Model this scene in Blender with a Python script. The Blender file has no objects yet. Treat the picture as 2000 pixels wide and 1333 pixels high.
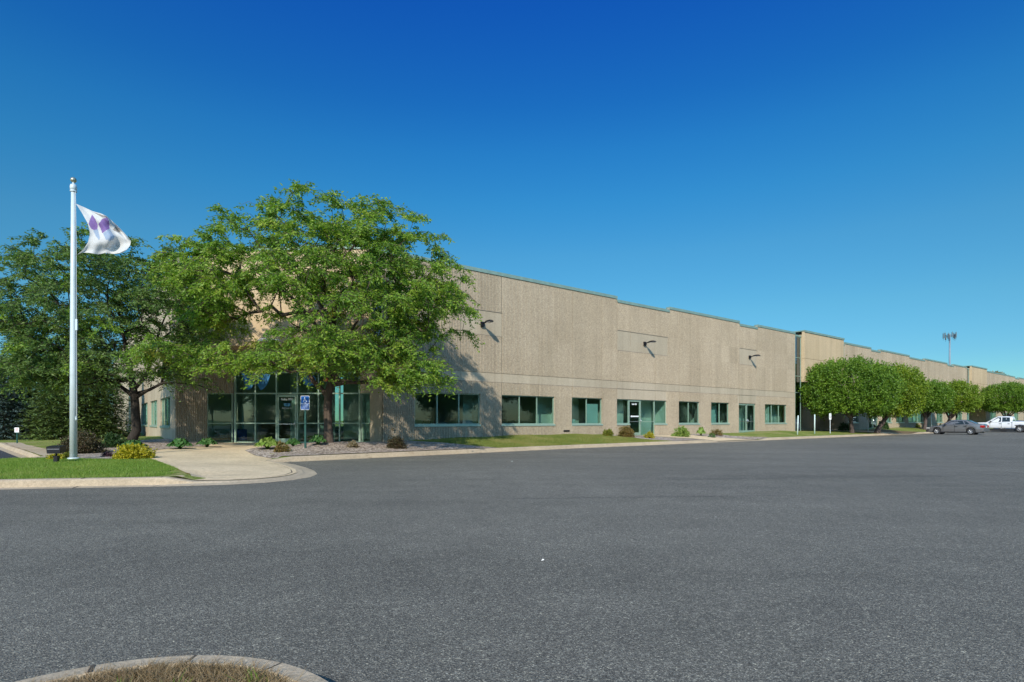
import bpy, bmesh, math, random
import numpy as np
from mathutils import Vector, Matrix
R = math.radians
scene = bpy.context.scene
# ------------------------------------------------------------------ camera
F = 1090.0; HZ = 822.0; CAMZ = 1.42          # focal length in photo pixels, horizon row, eye height
cam = bpy.data.cameras.new('camera'); camo = bpy.data.objects.new('camera', cam)
scene.collection.objects.link(camo); scene.camera = camo
cam.sensor_width = 36; cam.lens = F / 2000 * 36
cam.shift_y = (HZ - 666.5) / 2000
cam.clip_start = 0.1; cam.clip_end = 4000
camo.location = (0, 0, CAMZ); camo.rotation_euler = (R(90), 0, 0)
scene.view_settings.view_transform = 'Standard'; scene.view_settings.look = 'None'
scene.view_settings.exposure = 0.75; scene.view_settings.gamma = 1
# ------------------------------------------------------------------ sky and sun
SUN = Vector((-.211, -1.149, .735)).normalized()      # towards the sun
el = math.asin(SUN.z); az = math.atan2(SUN.x, SUN.y)
w = bpy.data.worlds.new("World"); scene.world = w; w.use_nodes = True
nt = w.node_tree; nt.nodes.clear()
def nd(t, ty, **k):
    n = t.nodes.new(ty)
    for a, b in k.items(): setattr(n, a, b)
    return n
sky = nd(nt, 'ShaderNodeTexSky', sky_type='NISHITA', sun_disc=False, sun_elevation=el, sun_rotation=az,
         air_density=1.0, dust_density=0.1, ozone_density=3.5)
hs = nd(nt, 'ShaderNodeHueSaturation'); hs.inputs['Saturation'].default_value = 1.25; hs.inputs['Hue'].default_value = .5
gm = nd(nt, 'ShaderNodeGamma'); gm.inputs[1].default_value = 1.0
tcw = nd(nt, 'ShaderNodeTexCoord'); sxyz = nd(nt, 'ShaderNodeSeparateXYZ')
rampw = nd(nt, 'ShaderNodeValToRGB')
mulw = nd(nt, 'ShaderNodeMixRGB', blend_type='MULTIPLY'); mulw.inputs[0].default_value = 1
bg = nd(nt, 'ShaderNodeBackground'); bg.inputs[1].default_value = 0.15
ow = nd(nt, 'ShaderNodeOutputWorld')
L = nt.links.new
L(sky.outputs[0], hs.inputs['Color']); L(hs.outputs[0], mulw.inputs[1])
L(tcw.outputs['Generated'], sxyz.inputs[0]); L(sxyz.outputs[2], rampw.inputs[0]); 
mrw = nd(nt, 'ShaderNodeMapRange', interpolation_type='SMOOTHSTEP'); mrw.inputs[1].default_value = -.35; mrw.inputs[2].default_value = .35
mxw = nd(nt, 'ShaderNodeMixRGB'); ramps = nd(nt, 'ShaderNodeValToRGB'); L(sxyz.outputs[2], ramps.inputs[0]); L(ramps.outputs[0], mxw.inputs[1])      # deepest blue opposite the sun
q = ramps.color_ramp.elements; q[0].color = (.5,.55,.58,1); q[1].position = .4; q[1].color = (1.95,1.62,1.28,1)  # unseen sky behind the camera, brightened and warmed as added fill light
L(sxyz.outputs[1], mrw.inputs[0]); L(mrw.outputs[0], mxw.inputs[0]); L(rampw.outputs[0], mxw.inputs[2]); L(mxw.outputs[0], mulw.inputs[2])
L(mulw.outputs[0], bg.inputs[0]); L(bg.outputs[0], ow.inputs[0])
e = rampw.color_ramp.elements
SKYR = [(0.0, (0.1682, 0.3196, 0.3605)), (0.1, (0.2103, 0.3532, 0.383)), (0.18, (0.2691, 0.4289, 0.4011)), (0.28, (0.2859, 0.4878, 0.454)), (0.36, (0.2103, 0.5045, 0.513)), (0.43, (0.1598, 0.4793, 0.555)), (0.49, (0.1144, 0.4154, 0.576)), (0.6, (0.0799, 0.3406, 0.6433)), (0.8, (0.5, 0.7, 0.9)), (1.0, (0.8, 0.9, 1))]
e[0].position = SKYR[0][0]; e[0].color = (*SKYR[0][1],1); e[1].position = SKYR[-1][0]; e[1].color = (*SKYR[-1][1],1)
for p, c in SKYR[1:-1]:
    q = e.new(p); q.color = (*c, 1)
sl = bpy.data.lights.new('sun', 'SUN'); sl.energy = 2.75; sl.angle = R(0.7); sl.color = (1, .925, .80)
slo = bpy.data.objects.new('sun', sl); scene.collection.objects.link(slo)
slo.rotation_euler = (-SUN).to_track_quat('-Z', 'Y').to_euler(); slo.location = (-10, -40, 40)

# ------------------------------------------------------------------ helpers
rng = np.random.default_rng(7); random.seed(7)
col = scene.collection
class MB:
    def __init__(s): s.v = []; s.f = []; s.m = []; s.arr = []; s.mats = []; s.sm = []
    def n(s): return len(s.v)
    def add(s, vs, fs, m=0, smooth=False):
        b = len(s.v); s.v += [tuple(x) for x in vs]
        for f in fs: s.f.append(tuple(b + i for i in f)); s.m.append(m); s.sm.append(smooth)
    def box(s, a, b, m=0):
        x0, y0, z0 = a; x1, y1, z1 = b
        s.add([(x0,y0,z0),(x1,y0,z0),(x1,y1,z0),(x0,y1,z0),(x0,y0,z1),(x1,y0,z1),(x1,y1,z1),(x0,y1,z1)],
              [(0,3,2,1),(4,5,6,7),(0,1,5,4),(1,2,6,5),(2,3,7,6),(3,0,4,7)], m)
    def obox(s, pl, a, b, m=0):          # box in plane coordinates (s, n, z)
        x0, y0, z0 = a; x1, y1, z1 = b
        P = lambda x, y, z: pl.p(x, y, z)
        s.add([P(x0,y0,z0),P(x1,y0,z0),P(x1,y1,z0),P(x0,y1,z0),P(x0,y0,z1),P(x1,y0,z1),P(x1,y1,z1),P(x0,y1,z1)],
              [(0,1,2,3),(4,7,6,5),(0,4,5,1),(1,5,6,2),(2,6,7,3),(3,7,4,0)], m)
    def tube(s, pts, rad, k=8, m=0, cap=True, smooth=True):
        pts = [Vector(p) for p in pts]; b = len(s.v); n = len(pts)
        if not hasattr(rad, '__len__'): rad = [rad] * n
        up = None
        for i, p in enumerate(pts):
            d = (pts[min(i+1, n-1)] - pts[max(i-1, 0)])
            d = d.normalized() if d.length > 1e-9 else Vector((0,0,1))
            if up is None: up = Vector((1,0,0)) if abs(d.x) < .8 else Vector((0,1,0))
            a = (up - d * up.dot(d)).normalized(); c = d.cross(a); up = a
            for j in range(k):
                t = 2*math.pi*j/k
                s.v.append(tuple(p + (a*math.cos(t) + c*math.sin(t)) * rad[i]))
        for i in range(n-1):
            for j in range(k):
                s.f.append((b+i*k+j, b+i*k+(j+1)%k, b+(i+1)*k+(j+1)%k, b+(i+1)*k+j)); s.m.append(m); s.sm.append(smooth)
        if cap:
            s.f.append(tuple(b+j for j in range(k))[::-1]); s.m.append(m); s.sm.append(False)
            s.f.append(tuple(b+(n-1)*k+j for j in range(k))); s.m.append(m); s.sm.append(False)
    def lathe(s, prof, k=16, c=(0,0,0), m=0, axis='z', smooth=True):
        b = len(s.v)
        for r, z in prof:
            for j in range(k):
                t = 2*math.pi*j/k; q = (r*math.cos(t), r*math.sin(t), z)
                if axis == 'y': q = (q[0], q[2], q[1])
                if axis == 'x': q = (q[2], q[0], q[1])
                s.v.append((q[0]+c[0], q[1]+c[1], q[2]+c[2]))
        for i in range(len(prof)-1):
            for j in range(k):
                s.f.append((b+i*k+j, b+i*k+(j+1)%k, b+(i+1)*k+(j+1)%k, b+(i+1)*k+j)); s.m.append(m); s.sm.append(smooth)
    def quads(s, Q, m=0):               # Q: (n,4,3) array
        s.arr.append((np.asarray(Q, dtype=np.float32), m))
    def mesh(s, name, mats):
        me = bpy.data.meshes.new(name)
        nv = len(s.v); V = [np.array(s.v, dtype=np.float32).reshape(-1,3)] if nv else []
        loops = [np.fromiter((i for f in s.f for i in f), dtype=np.int32)] if s.f else []
        sizes = [np.array([len(f) for f in s.f], dtype=np.int32)] if s.f else []
        mi = [np.array(s.m, dtype=np.int32)] if s.f else []
        sm = [np.array(s.sm, dtype=bool)] if s.f else []
        b = nv
        for Q, m in s.arr:
            n = len(Q); k = Q.shape[1]; V.append(Q.reshape(-1,3)); loops.append(np.arange(b, b+n*k, dtype=np.int32)); b += n*k
            sizes.append(np.full(n, k, dtype=np.int32)); mi.append(np.full(n, m, dtype=np.int32)); sm.append(np.zeros(n, dtype=bool))
        V = np.concatenate(V); loops = np.concatenate(loops); sizes = np.concatenate(sizes)
        me.vertices.add(len(V)); me.vertices.foreach_set('co', V.ravel())
        me.loops.add(len(loops)); me.loops.foreach_set('vertex_index', loops)
        me.polygons.add(len(sizes)); st = np.concatenate([[0], np.cumsum(sizes)[:-1]]).astype(np.int32)
        me.polygons.foreach_set('loop_start', st); me.polygons.foreach_set('loop_total', sizes)
        me.polygons.foreach_set('material_index', np.concatenate(mi)); me.polygons.foreach_set('use_smooth', np.concatenate(sm))
        for mt in (mats if isinstance(mats, (list, tuple)) else [mats]): me.materials.append(mt)
        me.update(calc_edges=True); me.validate()
        return me
    def build(s, name, mats, parent=None):
        return link(name, s.mesh(name, mats), parent)
def link(name, me, parent=None):
    o = bpy.data.objects.new(name, me); col.objects.link(o)
    if parent: o.parent = parent
    return o
def tag(o, label=None, cat=None, group=None, kind=None):
    if label: o['label'] = label
    if cat: o['category'] = cat
    if group: o['group'] = group
    if kind: o['kind'] = kind
    return o
def thing(name, label, cat, loc=(0,0,0), rz=0, group=None):
    o = bpy.data.objects.new(name, None); col.objects.link(o); o.location = loc; o.rotation_euler = (0,0,rz)
    o.empty_display_size = .3
    return tag(o, label, cat, group)
def dup(root, loc, rz=0, sc=1, label=None, group=None):
    r = root.copy(); col.objects.link(r); r.location = loc; r.rotation_euler = (0,0,rz)
    r.scale = (sc,)*3 if not hasattr(sc,'__len__') else sc
    if label: r['label'] = label
    if group: r['group'] = group
    for ch in list(root.children):
        c = ch.copy(); col.objects.link(c); c.parent = r
        for g in ch.children:
            d = g.copy(); col.objects.link(d); d.parent = c
    return r
def P(px, py, z):            # photo pixel on a level z
    Y = (CAMZ - z) * F / (py - HZ); return ((px-1000)/F*Y, Y, z)
def PD(px, py, Y):           # photo pixel at a depth
    return ((px-1000)/F*Y, Y, CAMZ + (HZ-py)/F*Y)

# ------------------------------------------------------------------ materials
def mat(name):
    m = bpy.data.materials.new(name); m.use_nodes = True; t = m.node_tree
    return m, t, t.nodes['Principled BSDF']
def plain(name, c, rough=.6, metal=0, spec=.5, bump=0, bs=30, var=.0, coat=0):
    m, t, b = mat(name); b.inputs['Base Color'].default_value = (*c,1); b.inputs['Roughness'].default_value = rough
    b.inputs['Metallic'].default_value = metal; b.inputs['Specular IOR Level'].default_value = spec; b.inputs['Coat Weight'].default_value = coat
    tc = nd(t,'ShaderNodeTexCoord')
    if var:
        n = nd(t,'ShaderNodeTexNoise'); n.inputs['Scale'].default_value = bs; n.inputs['Detail'].default_value = 5
        r = nd(t,'ShaderNodeValToRGB'); r.color_ramp.elements[0].position=.3; r.color_ramp.elements[1].position=.7
        r.color_ramp.elements[0].color = (*[x*(1-var) for x in c],1); r.color_ramp.elements[1].color = (*[min(1,x*(1+var)) for x in c],1)
        t.links.new(tc.outputs['Object'], n.inputs['Vector']); t.links.new(n.outputs[0], r.inputs[0]); t.links.new(r.outputs[0], b.inputs['Base Color'])
        if bump:
            q = nd(t,'ShaderNodeBump'); q.inputs['Distance'].default_value = bump; t.links.new(n.outputs[0], q.inputs['Height']); t.links.new(q.outputs[0], b.inputs['Normal'])
    return m
class NT:      # small node-graph writer
    def __init__(s, t): s.t = t; s.tc = nd(t,'ShaderNodeTexCoord')
    def noise(s, scale, detail=4, vec=None, rough=.55):
        n = nd(s.t,'ShaderNodeTexNoise'); n.inputs['Scale'].default_value = scale; n.inputs['Detail'].default_value = detail; n.inputs['Roughness'].default_value = rough
        s.t.links.new(vec if vec else s.tc.outputs['Object'], n.inputs['Vector']); return n.outputs[0]
    def vor(s, scale, out='Color', vec=None):
        n = nd(s.t,'ShaderNodeTexVoronoi'); n.inputs['Scale'].default_value = scale
        s.t.links.new(vec if vec else s.tc.outputs['Object'], n.inputs['Vector']); return n.outputs[out]
    def map(s, sc, rot=(0,0,0)):
        n = nd(s.t,'ShaderNodeMapping'); n.inputs['Scale'].default_value = sc; n.inputs['Rotation'].default_value = rot
        s.t.links.new(s.tc.outputs['Object'], n.inputs[0]); return n.outputs[0]
    def ramp(s, x, stops):
        r = nd(s.t,'ShaderNodeValToRGB'); e = r.color_ramp.elements
        e[0].position = stops[0][0]; e[0].color = (*stops[0][1],1); e[1].position = stops[-1][0]; e[1].color = (*stops[-1][1],1)
        for p, c in stops[1:-1]: q = e.new(p); q.color = (*c,1)
        s.t.links.new(x, r.inputs[0]); return r.outputs[0]
    def mix(s, a, b, f=1.0, mode='MIX'):
        n = nd(s.t,'ShaderNodeMixRGB', blend_type=mode)
        for k, v in ((0,f),(1,a),(2,b)):
            if isinstance(v, (int,float)): n.inputs[k].default_value = v
            elif isinstance(v, tuple): n.inputs[k].default_value = (*v,1)
            else: s.t.links.new(v, n.inputs[k])
        return n.outputs[0]
    def math(s, op, a, b=0.0):
        n = nd(s.t,'ShaderNodeMath', operation=op)
        for k, v in ((0,a),(1,b)):
            if isinstance(v, (int,float)): n.inputs[k].default_value = v
            else: s.t.links.new(v, n.inputs[k])
        return n.outputs[0]
    def bump(s, h, dist, bsdf, strength=1.0):
        q = nd(s.t,'ShaderNodeBump'); q.inputs['Distance'].default_value = dist; q.inputs['Strength'].default_value = strength
        s.t.links.new(h, q.inputs['Height']); s.t.links.new(q.outputs[0], bsdf.inputs['Normal'])
    def sep(s, v, i):
        n = nd(s.t,'ShaderNodeSeparateXYZ'); s.t.links.new(v, n.inputs[0]); return n.outputs[i]

def asphalt(name, base, fleck=.5):
    m, t, b = mat(name); g = NT(t); c0 = base
    big = g.noise(.12, 5); med = g.noise(1.3, 4)
    a = g.ramp(big, [(.3, tuple(x*.86 for x in c0)), (.7, tuple(x*1.12 for x in c0))])
    a = g.mix(a, g.ramp(med, [(.3,(.9,.9,.9)),(.7,(1.08,1.08,1.08))]), 1.0, 'MULTIPLY')
    # stone flecks at several sizes so they read near and far
    for sc, lo, hi, f in ((240, .4, 1.7, .95), (110, .45, 1.6, .95), (40, .84, 1.16, .8)):
        v = g.sep(g.vor(sc), 0)
        a = g.mix(a, g.ramp(v, [(0,(lo,lo,lo)),(.6,(.95,.95,.95)),(.86,(1.1,1.1,1.1)),(1,(hi*1.25,hi*1.25,hi*1.2))]), f, 'MULTIPLY')
    spots = g.vor(9, 'Distance')
    # long darker sweeps left by tyres
    sw = g.noise(.5, 2, g.map((.18,1.6,1),(0,0,R(-37))))
    a = g.mix(a, g.ramp(sw, [(.35,(.9,.9,.9)),(.55,(1.04,1.04,1.04))]), .9, 'MULTIPLY')
    t.links.new(a, b.inputs['Base Color']); b.inputs['Roughness'].default_value = .85; b.inputs['Specular IOR Level'].default_value = .3
    g.bump(g.vor(90,'Distance'), .006, b, .8)
    return m
M = {}
M['asphalt'] = asphalt('asphalt', (.192,.176,.141))
M['asphalt_dark'] = asphalt('asphalt_sealed', (.055,.058,.066))
def concrete(name, c, sc=1.0, stain=(.62,.55,.48)):
    m, t, b = mat(name); g = NT(t)
    a = g.ramp(g.noise(.8*sc, 6), [(.3, tuple(x*.86 for x in c)), (.7, tuple(min(1,x*1.1) for x in c))])
    a = g.mix(a, g.ramp(g.noise(14*sc, 5), [(.3,(.82,.82,.82)),(.75,(1.12,1.12,1.12))]), 1.0, 'MULTIPLY')
    a = g.mix(a, g.ramp(g.noise(3.1*sc, 7, rough=.7), [(.28,stain),(.42,(1,1,1))]), .8, 'MULTIPLY')
    a = g.mix(a, g.ramp(g.sep(g.vor(60),0), [(0,(.85,.85,.85)),(1,(1.12,1.12,1.12))]), .8, 'MULTIPLY')
    t.links.new(a, b.inputs['Base Color']); b.inputs['Roughness'].default_value = .9; b.inputs['Specular IOR Level'].default_value = .25
    g.bump(g.noise(40, 6), .006, b)
    return m
M['kerb'] = concrete('kerb_concrete', (.46,.365,.25)); M['walk'] = concrete('walk_concrete', (.68,.52,.325), .7, (.75,.68,.6))
M['crack'] = plain('crack_dirt', (.07,.055,.04), .95)
def wall_mat(name, c, ribs=True):
    m, t, b = mat(name); g = NT(t)
    st = g.noise(1.0, 6, g.map((1.1,1.1,.13)), .6)
    a = g.ramp(st, [(.3, tuple(x*.9 for x in c)), (.5, c), (.72, tuple(x*1.07 for x in c))])
    a = g.mix(a, g.ramp(g.noise(.35, 4), [(.3,(.93,.92,.9)),(.7,(1.05,1.05,1.05))]), 1.0, 'MULTIPLY')
    lo, hi = (.66,1.2) if ribs else (.82,1.13)
    a = g.mix(a, g.ramp(g.sep(g.vor(34 if ribs else 60),0), [(0,(lo,lo,lo)),(.45,(.98,.98,.98)),(1,(hi,hi,hi*.98))]), .8, 'MULTIPLY')
    a = g.mix(a, g.ramp(g.noise(9, 5), [(.3,(.86,.86,.86)),(.7,(1.12,1.12,1.12))]), .9 if ribs else .5, 'MULTIPLY')
    ge = nd(t,'ShaderNodeNewGeometry'); a = g.mix(a, g.ramp(ge.outputs['Random Per Island'], [(0,(.94,.94,.93)),(1,(1.05,1.05,1.05))]), 1.0, 'MULTIPLY')
    # light rain streaks running down from the parapet
    rs = g.noise(1.0, 3, g.map((5,5,.07)), .5)
    a = g.mix(a, g.ramp(rs, [(.3,(.88,.87,.86)),(.5,(1,1,1))]), .7, 'MULTIPLY')
    t.links.new(a, b.inputs['Base Color']); b.inputs['Roughness'].default_value = .92; b.inputs['Specular IOR Level'].default_value = .2
    g.bump(g.noise(28 if ribs else 60, 5), .03 if ribs else .006, b, .9)
    return m
M['rough'] = wall_mat('ribbed_aggregate', (.385,.32,.235))
M['smooth'] = wall_mat('smooth_precast', (.445,.372,.272), False)
M['tan'] = wall_mat('tan_precast', (.53,.40,.25), False)
M['coping'] = plain('green_coping', (.21,.31,.26), .45, .2, var=.12, bs=3)
M['frame'] = plain('green_aluminium', (.29,.40,.31), .42, .3, var=.08, bs=8)
M['sill'] = plain('sill_aluminium', (.36,.47,.38), .4, .3, var=.05, bs=8)
M['dark'] = plain('dark_bronze', (.018,.018,.022), .4, .4)
M['roof'] = plain('roof_membrane', (.3,.3,.3), .9, var=.1, bs=2)
M['drywall'] = plain('interior_wall', (.75,.75,.72), .9, var=.06, bs=2)
M['carpet'] = plain('interior_floor', (.34,.33,.31), .9, var=.3, bs=9)
M['ceil'] = plain('interior_ceiling', (.8,.8,.78), .9, var=.03, bs=2)
M['white'] = plain('white_paint', (.78,.79,.8), .35, var=.03, bs=4)
M['blue'] = plain('sign_blue', (.002,.075,.30), .7, spec=.2, var=.06, bs=8)
M['chrome'] = plain('bright_metal', (.6,.6,.62), .25, .9)
M['green_post'] = plain('green_post', (.012,.07,.055), .45, .3, var=.2, bs=20)
M['grey_post'] = plain('galvanised_post', (.42,.45,.45), .5, .5, var=.15, bs=15)
M['paleteal'] = plain('pale_sleeve', (.55,.66,.62), .5, var=.08, bs=9)
def glass_mat(name, tint, refl, gcol=(.75,.95,.9)):
    m, t, b = mat(name); t.nodes.remove(b); g = NT(t)
    tr = nd(t,'ShaderNodeBsdfTransparent'); tr.inputs[0].default_value = (*tint,1)
    gl = nd(t,'ShaderNodeBsdfGlossy'); gl.inputs[0].default_value = (*gcol,1); gl.inputs['Roughness'].default_value = .015
    fr = nd(t,'ShaderNodeFresnel'); fr.inputs[0].default_value = 1.5
    f = g.math('ADD', g.math('MULTIPLY', fr.outputs[0], 1.25), refl)
    gb = nd(t,'ShaderNodeNewGeometry'); f = g.math('MULTIPLY', g.math('MINIMUM', f, 1.0), g.math('SUBTRACT', 1.0, gb.outputs['Backfacing']))      # mirror only on the outer face of the pane
    bm = nd(t,'ShaderNodeBump'); bm.inputs['Distance'].default_value = .004; bm.inputs['Strength'].default_value = .35
    t.links.new(g.noise(.9,1), bm.inputs['Height']); t.links.new(bm.outputs[0], gl.inputs['Normal'])
    mx = nd(t,'ShaderNodeMixShader'); t.links.new(f, mx.inputs[0]); t.links.new(tr.outputs[0], mx.inputs[1]); t.links.new(gl.outputs[0], mx.inputs[2])
    t.links.new(mx.outputs[0], t.nodes['Material Output'].inputs[0])
    return m
M['glass'] = glass_mat('tinted_glass', (.645,.775,.735), .03)
M['glass_dark'] = glass_mat('dark_glass', (.05,.09,.12), .14, (.7,.85,1))
M['carglass'] = glass_mat('car_glass', (.12,.16,.16), .08, (1,1,1))
def leaf_mat(name, cols, trans=.35, big=.5, gloss=.35):
    m, t, b = mat(name); g = NT(t)
    ge = nd(t,'ShaderNodeNewGeometry')
    stops = [(i/(len(cols)-1), c) for i, c in enumerate(cols)]
    x = g.math('ADD', g.math('MULTIPLY', ge.outputs['Random Per Island'], 1-big), g.math('MULTIPLY', g.ramp(g.noise(.55,3), [(.3,(0,0,0)),(.7,(1,1,1))]), big))
    c = g.ramp(x, stops)
    b.inputs['Roughness'].default_value = .5; b.inputs['Specular IOR Level'].default_value = gloss
    t.links.new(c, b.inputs['Base Color'])
    tl = nd(t,'ShaderNodeBsdfTranslucent'); t.links.new(g.mix(c,(1.0,1.15,.5),1.0,'MULTIPLY'), tl.inputs[0])
    mx = nd(t,'ShaderNodeMixShader'); mx.inputs[0].default_value = trans
    t.links.new(b.outputs[0], mx.inputs[1]); t.links.new(tl.outputs[0], mx.inputs[2]); t.links.new(mx.outputs[0], t.nodes['Material Output'].inputs[0])
    return m
M['locust'] = leaf_mat('locust_leaf', [(.09,.18,.035),(.15,.27,.04),(.22,.36,.045),(.32,.43,.055),(.38,.38,.055)], .45)
M['locust_dark'] = leaf_mat('locust_leaf_dark', [(.09,.165,.055),(.13,.22,.065),(.18,.275,.07),(.25,.33,.07)], .45)
M['pear'] = leaf_mat('pear_leaf', [(.06,.12,.016),(.105,.2,.02),(.16,.27,.025),(.23,.33,.03)], .35, .4)
M['pear_yellow'] = leaf_mat('pear_leaf_yellow', [(.1,.17,.018),(.18,.27,.02),(.28,.33,.025)], .35, .4)
M['spruce'] = leaf_mat('spruce_needle', [(.07,.11,.035),(.12,.18,.05),(.2,.26,.07)], .1, .4)
M['spruce_blue'] = leaf_mat('blue_spruce_needle', [(.055,.09,.08),(.1,.15,.135),(.18,.24,.22)], .1, .4)
M['hosta'] = leaf_mat('hosta_leaf', [(.03,.1,.02),(.06,.16,.04),(.12,.22,.07)], .2, .2)
M['hosta_lime'] = leaf_mat('hosta_leaf_lime', [(.12,.22,.03),(.2,.3,.05),(.3,.36,.1)], .2, .2)
M['gold'] = leaf_mat('golden_leaf', [(.22,.24,.02),(.42,.36,.02),(.55,.45,.03)], .25, .2)
M['yellowgreen'] = leaf_mat('yellowgreen_leaf', [(.08,.13,.02),(.2,.22,.03),(.33,.28,.03)], .25, .3)
M['rust'] = leaf_mat('rusty_leaf', [(.07,.09,.025),(.14,.13,.03),(.22,.13,.04),(.26,.2,.04)], .2, .5)
M['burgundy'] = leaf_mat('burgundy_leaf', [(.035,.04,.02),(.07,.06,.025),(.1,.05,.03)], .15, .3)
M['darkshrub'] = leaf_mat('dark_shrub_leaf', [(.02,.05,.015),(.035,.08,.022),(.06,.11,.03)], .15, .3)
M['dry'] = leaf_mat('dry_stem', [(.13,.1,.05),(.22,.17,.09),(.3,.26,.16)], .1, .2)
M['grassblade'] = leaf_mat('grass_blade', [(.13,.22,.03),(.18,.29,.04),(.23,.33,.05),(.36,.36,.12)], .4, .4)
M['lawnblade'] = leaf_mat('lawn_blade', [(.14,.19,.04),(.20,.25,.05),(.30,.29,.085),(.40,.35,.15)], .4, .6)
M['drygrass'] = leaf_mat('dry_grass_blade', [(.16,.10,.05),(.25,.17,.085),(.36,.26,.135),(.30,.22,.11)], .2, .35)
def bark(name, c):
    m, t, b = mat(name); g = NT(t)
    n = g.noise(7, 6, g.map((1,1,.14)), .65)
    t.links.new(g.ramp(n, [(.3, tuple(x*.45 for x in c)), (.6, c), (.8, tuple(x*1.5 for x in c))]), b.inputs['Base Color'])
    b.inputs['Roughness'].default_value = .95; b.inputs['Specular IOR Level'].default_value = .15; g.bump(n, .06, b); return m
M['bark'] = bark('brown_bark', (.115,.085,.065)); M['bark_dark'] = bark('dark_bark', (.05,.042,.035)); M['bark_grey'] = bark('grey_bark', (.13,.1,.09))
def ground_mat(name, cs, sc=1, bump=.02):
    m, t, b = mat(name); g = NT(t)
    a = g.ramp(g.noise(.7*sc, 5), [(.3, cs[0]), (.5, cs[1]), (.7, cs[2])])
    a = g.mix(a, g.ramp(g.noise(11*sc, 5), [(.3,(.7,.7,.7)),(.7,(1.25,1.25,1.2))]), 1.0, 'MULTIPLY')
    a = g.mix(a, g.ramp(g.sep(g.vor(45*sc),0), [(0,(.7,.7,.7)),(1,(1.25,1.25,1.2))]), .8, 'MULTIPLY')
    t.links.new(a, b.inputs['Base Color']); b.inputs['Roughness'].default_value = .95; b.inputs['Specular IOR Level'].default_value = .1
    g.bump(g.noise(30*sc,5), bump, b); return m
M['lawn'] = ground_mat('lawn_turf', [(.13,.19,.035),(.2,.23,.055),(.32,.28,.12)])
M['lawn_dry'] = ground_mat('dry_turf', [(.09,.12,.022),(.14,.15,.035),(.24,.19,.09)], 1.2)
M['soil'] = ground_mat('dry_soil', [(.12,.085,.05),(.17,.12,.07),(.22,.16,.1)], 2)
def gravel_mat():
    m, t, b = mat('gravel'); g = NT(t)
    v = g.vor(16); a = g.ramp(g.sep(v,0), [(0,(.13,.1,.08)),(.35,(.3,.24,.19)),(.7,(.42,.34,.275)),(1,(.62,.53,.45))])
    a = g.mix(a, g.ramp(g.sep(g.vor(42),1), [(0,(.6,.6,.6)),(1,(1.35,1.35,1.35))]), .8, 'MULTIPLY')
    a = g.mix(a, g.ramp(g.noise(.9,4), [(.3,(.82,.8,.78)),(.7,(1.1,1.1,1.12))]), 1.0, 'MULTIPLY')
    t.links.new(a, b.inputs['Base Color']); b.inputs['Roughness'].default_value = .9; b.inputs['Specular IOR Level'].default_value = .2
    g.bump(g.vor(16,'Distance'), .03, b); return m
M['gravel'] = gravel_mat()
# ------------------------------------------------------------------ frames of reference
TH = math.atan2(1409, F); US, UC = math.sin(TH), math.cos(TH); DD = 25.2
O = np.array([-UC*DD, US*DD]); Uv = np.array([US, UC]); Vv = np.array([UC, -US])     # along the long wall / out of it
RZ = math.atan2(UC, US)
def W(u, v): q = O + Uv*u + Vv*v; return (float(q[0]), float(q[1]))
def UVc(x, y): d = np.array([x, y]) - O; return float(d@Uv), float(d@Vv)
def pu(px, v=0.0):          # where a photo column meets the long wall (or a plane v metres in front of it)
    Y = (DD - v)/UC*F/(2409-px); X = (px-1000)/F*Y
    return UVc(X, Y)[0]
def sstep(t): t = np.clip(t, 0, 1); return t*t*(3-2*t)
# ------------------------------------------------------------------ kerb line (outer gutter edge), left to right
def vk(u): return 5.5 + (4.75-5.5)*min(1, max(0, (u-6)/14))
K = [(-60,2.6),(-40,6.15),(-20,9.75),(-10.5,11.46),(-7.6,11.98)]; KH = [.165]*5
K += [(-7.0,12.1),(-6.2,12.35),(-5.6,12.75),(-5.22,13.3),(-5.06,14.0),(-5.16,14.8),(-5.6,15.8),(-6.25,16.9),(-7.0,18.0),(-7.75,18.85)]; KH += [.06]+[.045]*8+[.07]
u0k = UVc(-7.35,19.15)[0]
for i, u in enumerate([u0k, 8.2, 10, 13, 16, 20, 25, 30, 32, 33.4, 38.6, 40, 45, 55, 62, 64, 70, 72, 90, 110, 130, 160, 230]):
    K.append(W(u, vk(u))); KH.append(.165 if not 33 < u < 39 and not 63 < u < 71 else (.03 if 33 < u < 39 else .03))
K = np.array(K); KH = np.array(KH)
def offset(line, d):        # to the left-hand side of travel = towards the building
    t = np.zeros_like(line); t[1:-1] = line[2:]-line[:-2]; t[0] = line[1]-line[0]; t[-1] = line[-1]-line[-2]
    s1 = np.zeros_like(line); s1[1:] = line[1:]-line[:-1]; s1[0] = s1[1]
    t /= np.linalg.norm(t, axis=1)[:,None]; s1 /= np.linalg.norm(s1, axis=1)[:,None]
    n = np.stack([-t[:,1], t[:,0]], 1); c = np.clip((n*np.stack([-s1[:,1], s1[:,0]],1)).sum(1), .7, 1)
    return line + n*d/c[:,None]
def densify(line, h, step):
    P_, H_ = [line[0]], [h[0]]
    for a, b, ha, hb in zip(line[:-1], line[1:], h[:-1], h[1:]):
        n = max(1, int(np.linalg.norm(b-a)/step))
        for i in range(1, n+1): P_.append(a+(b-a)*i/n); H_.append(ha+(hb-ha)*i/n)
    return np.array(P_), np.array(H_)
KD, KHD = densify(K, KH, .5)
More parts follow.
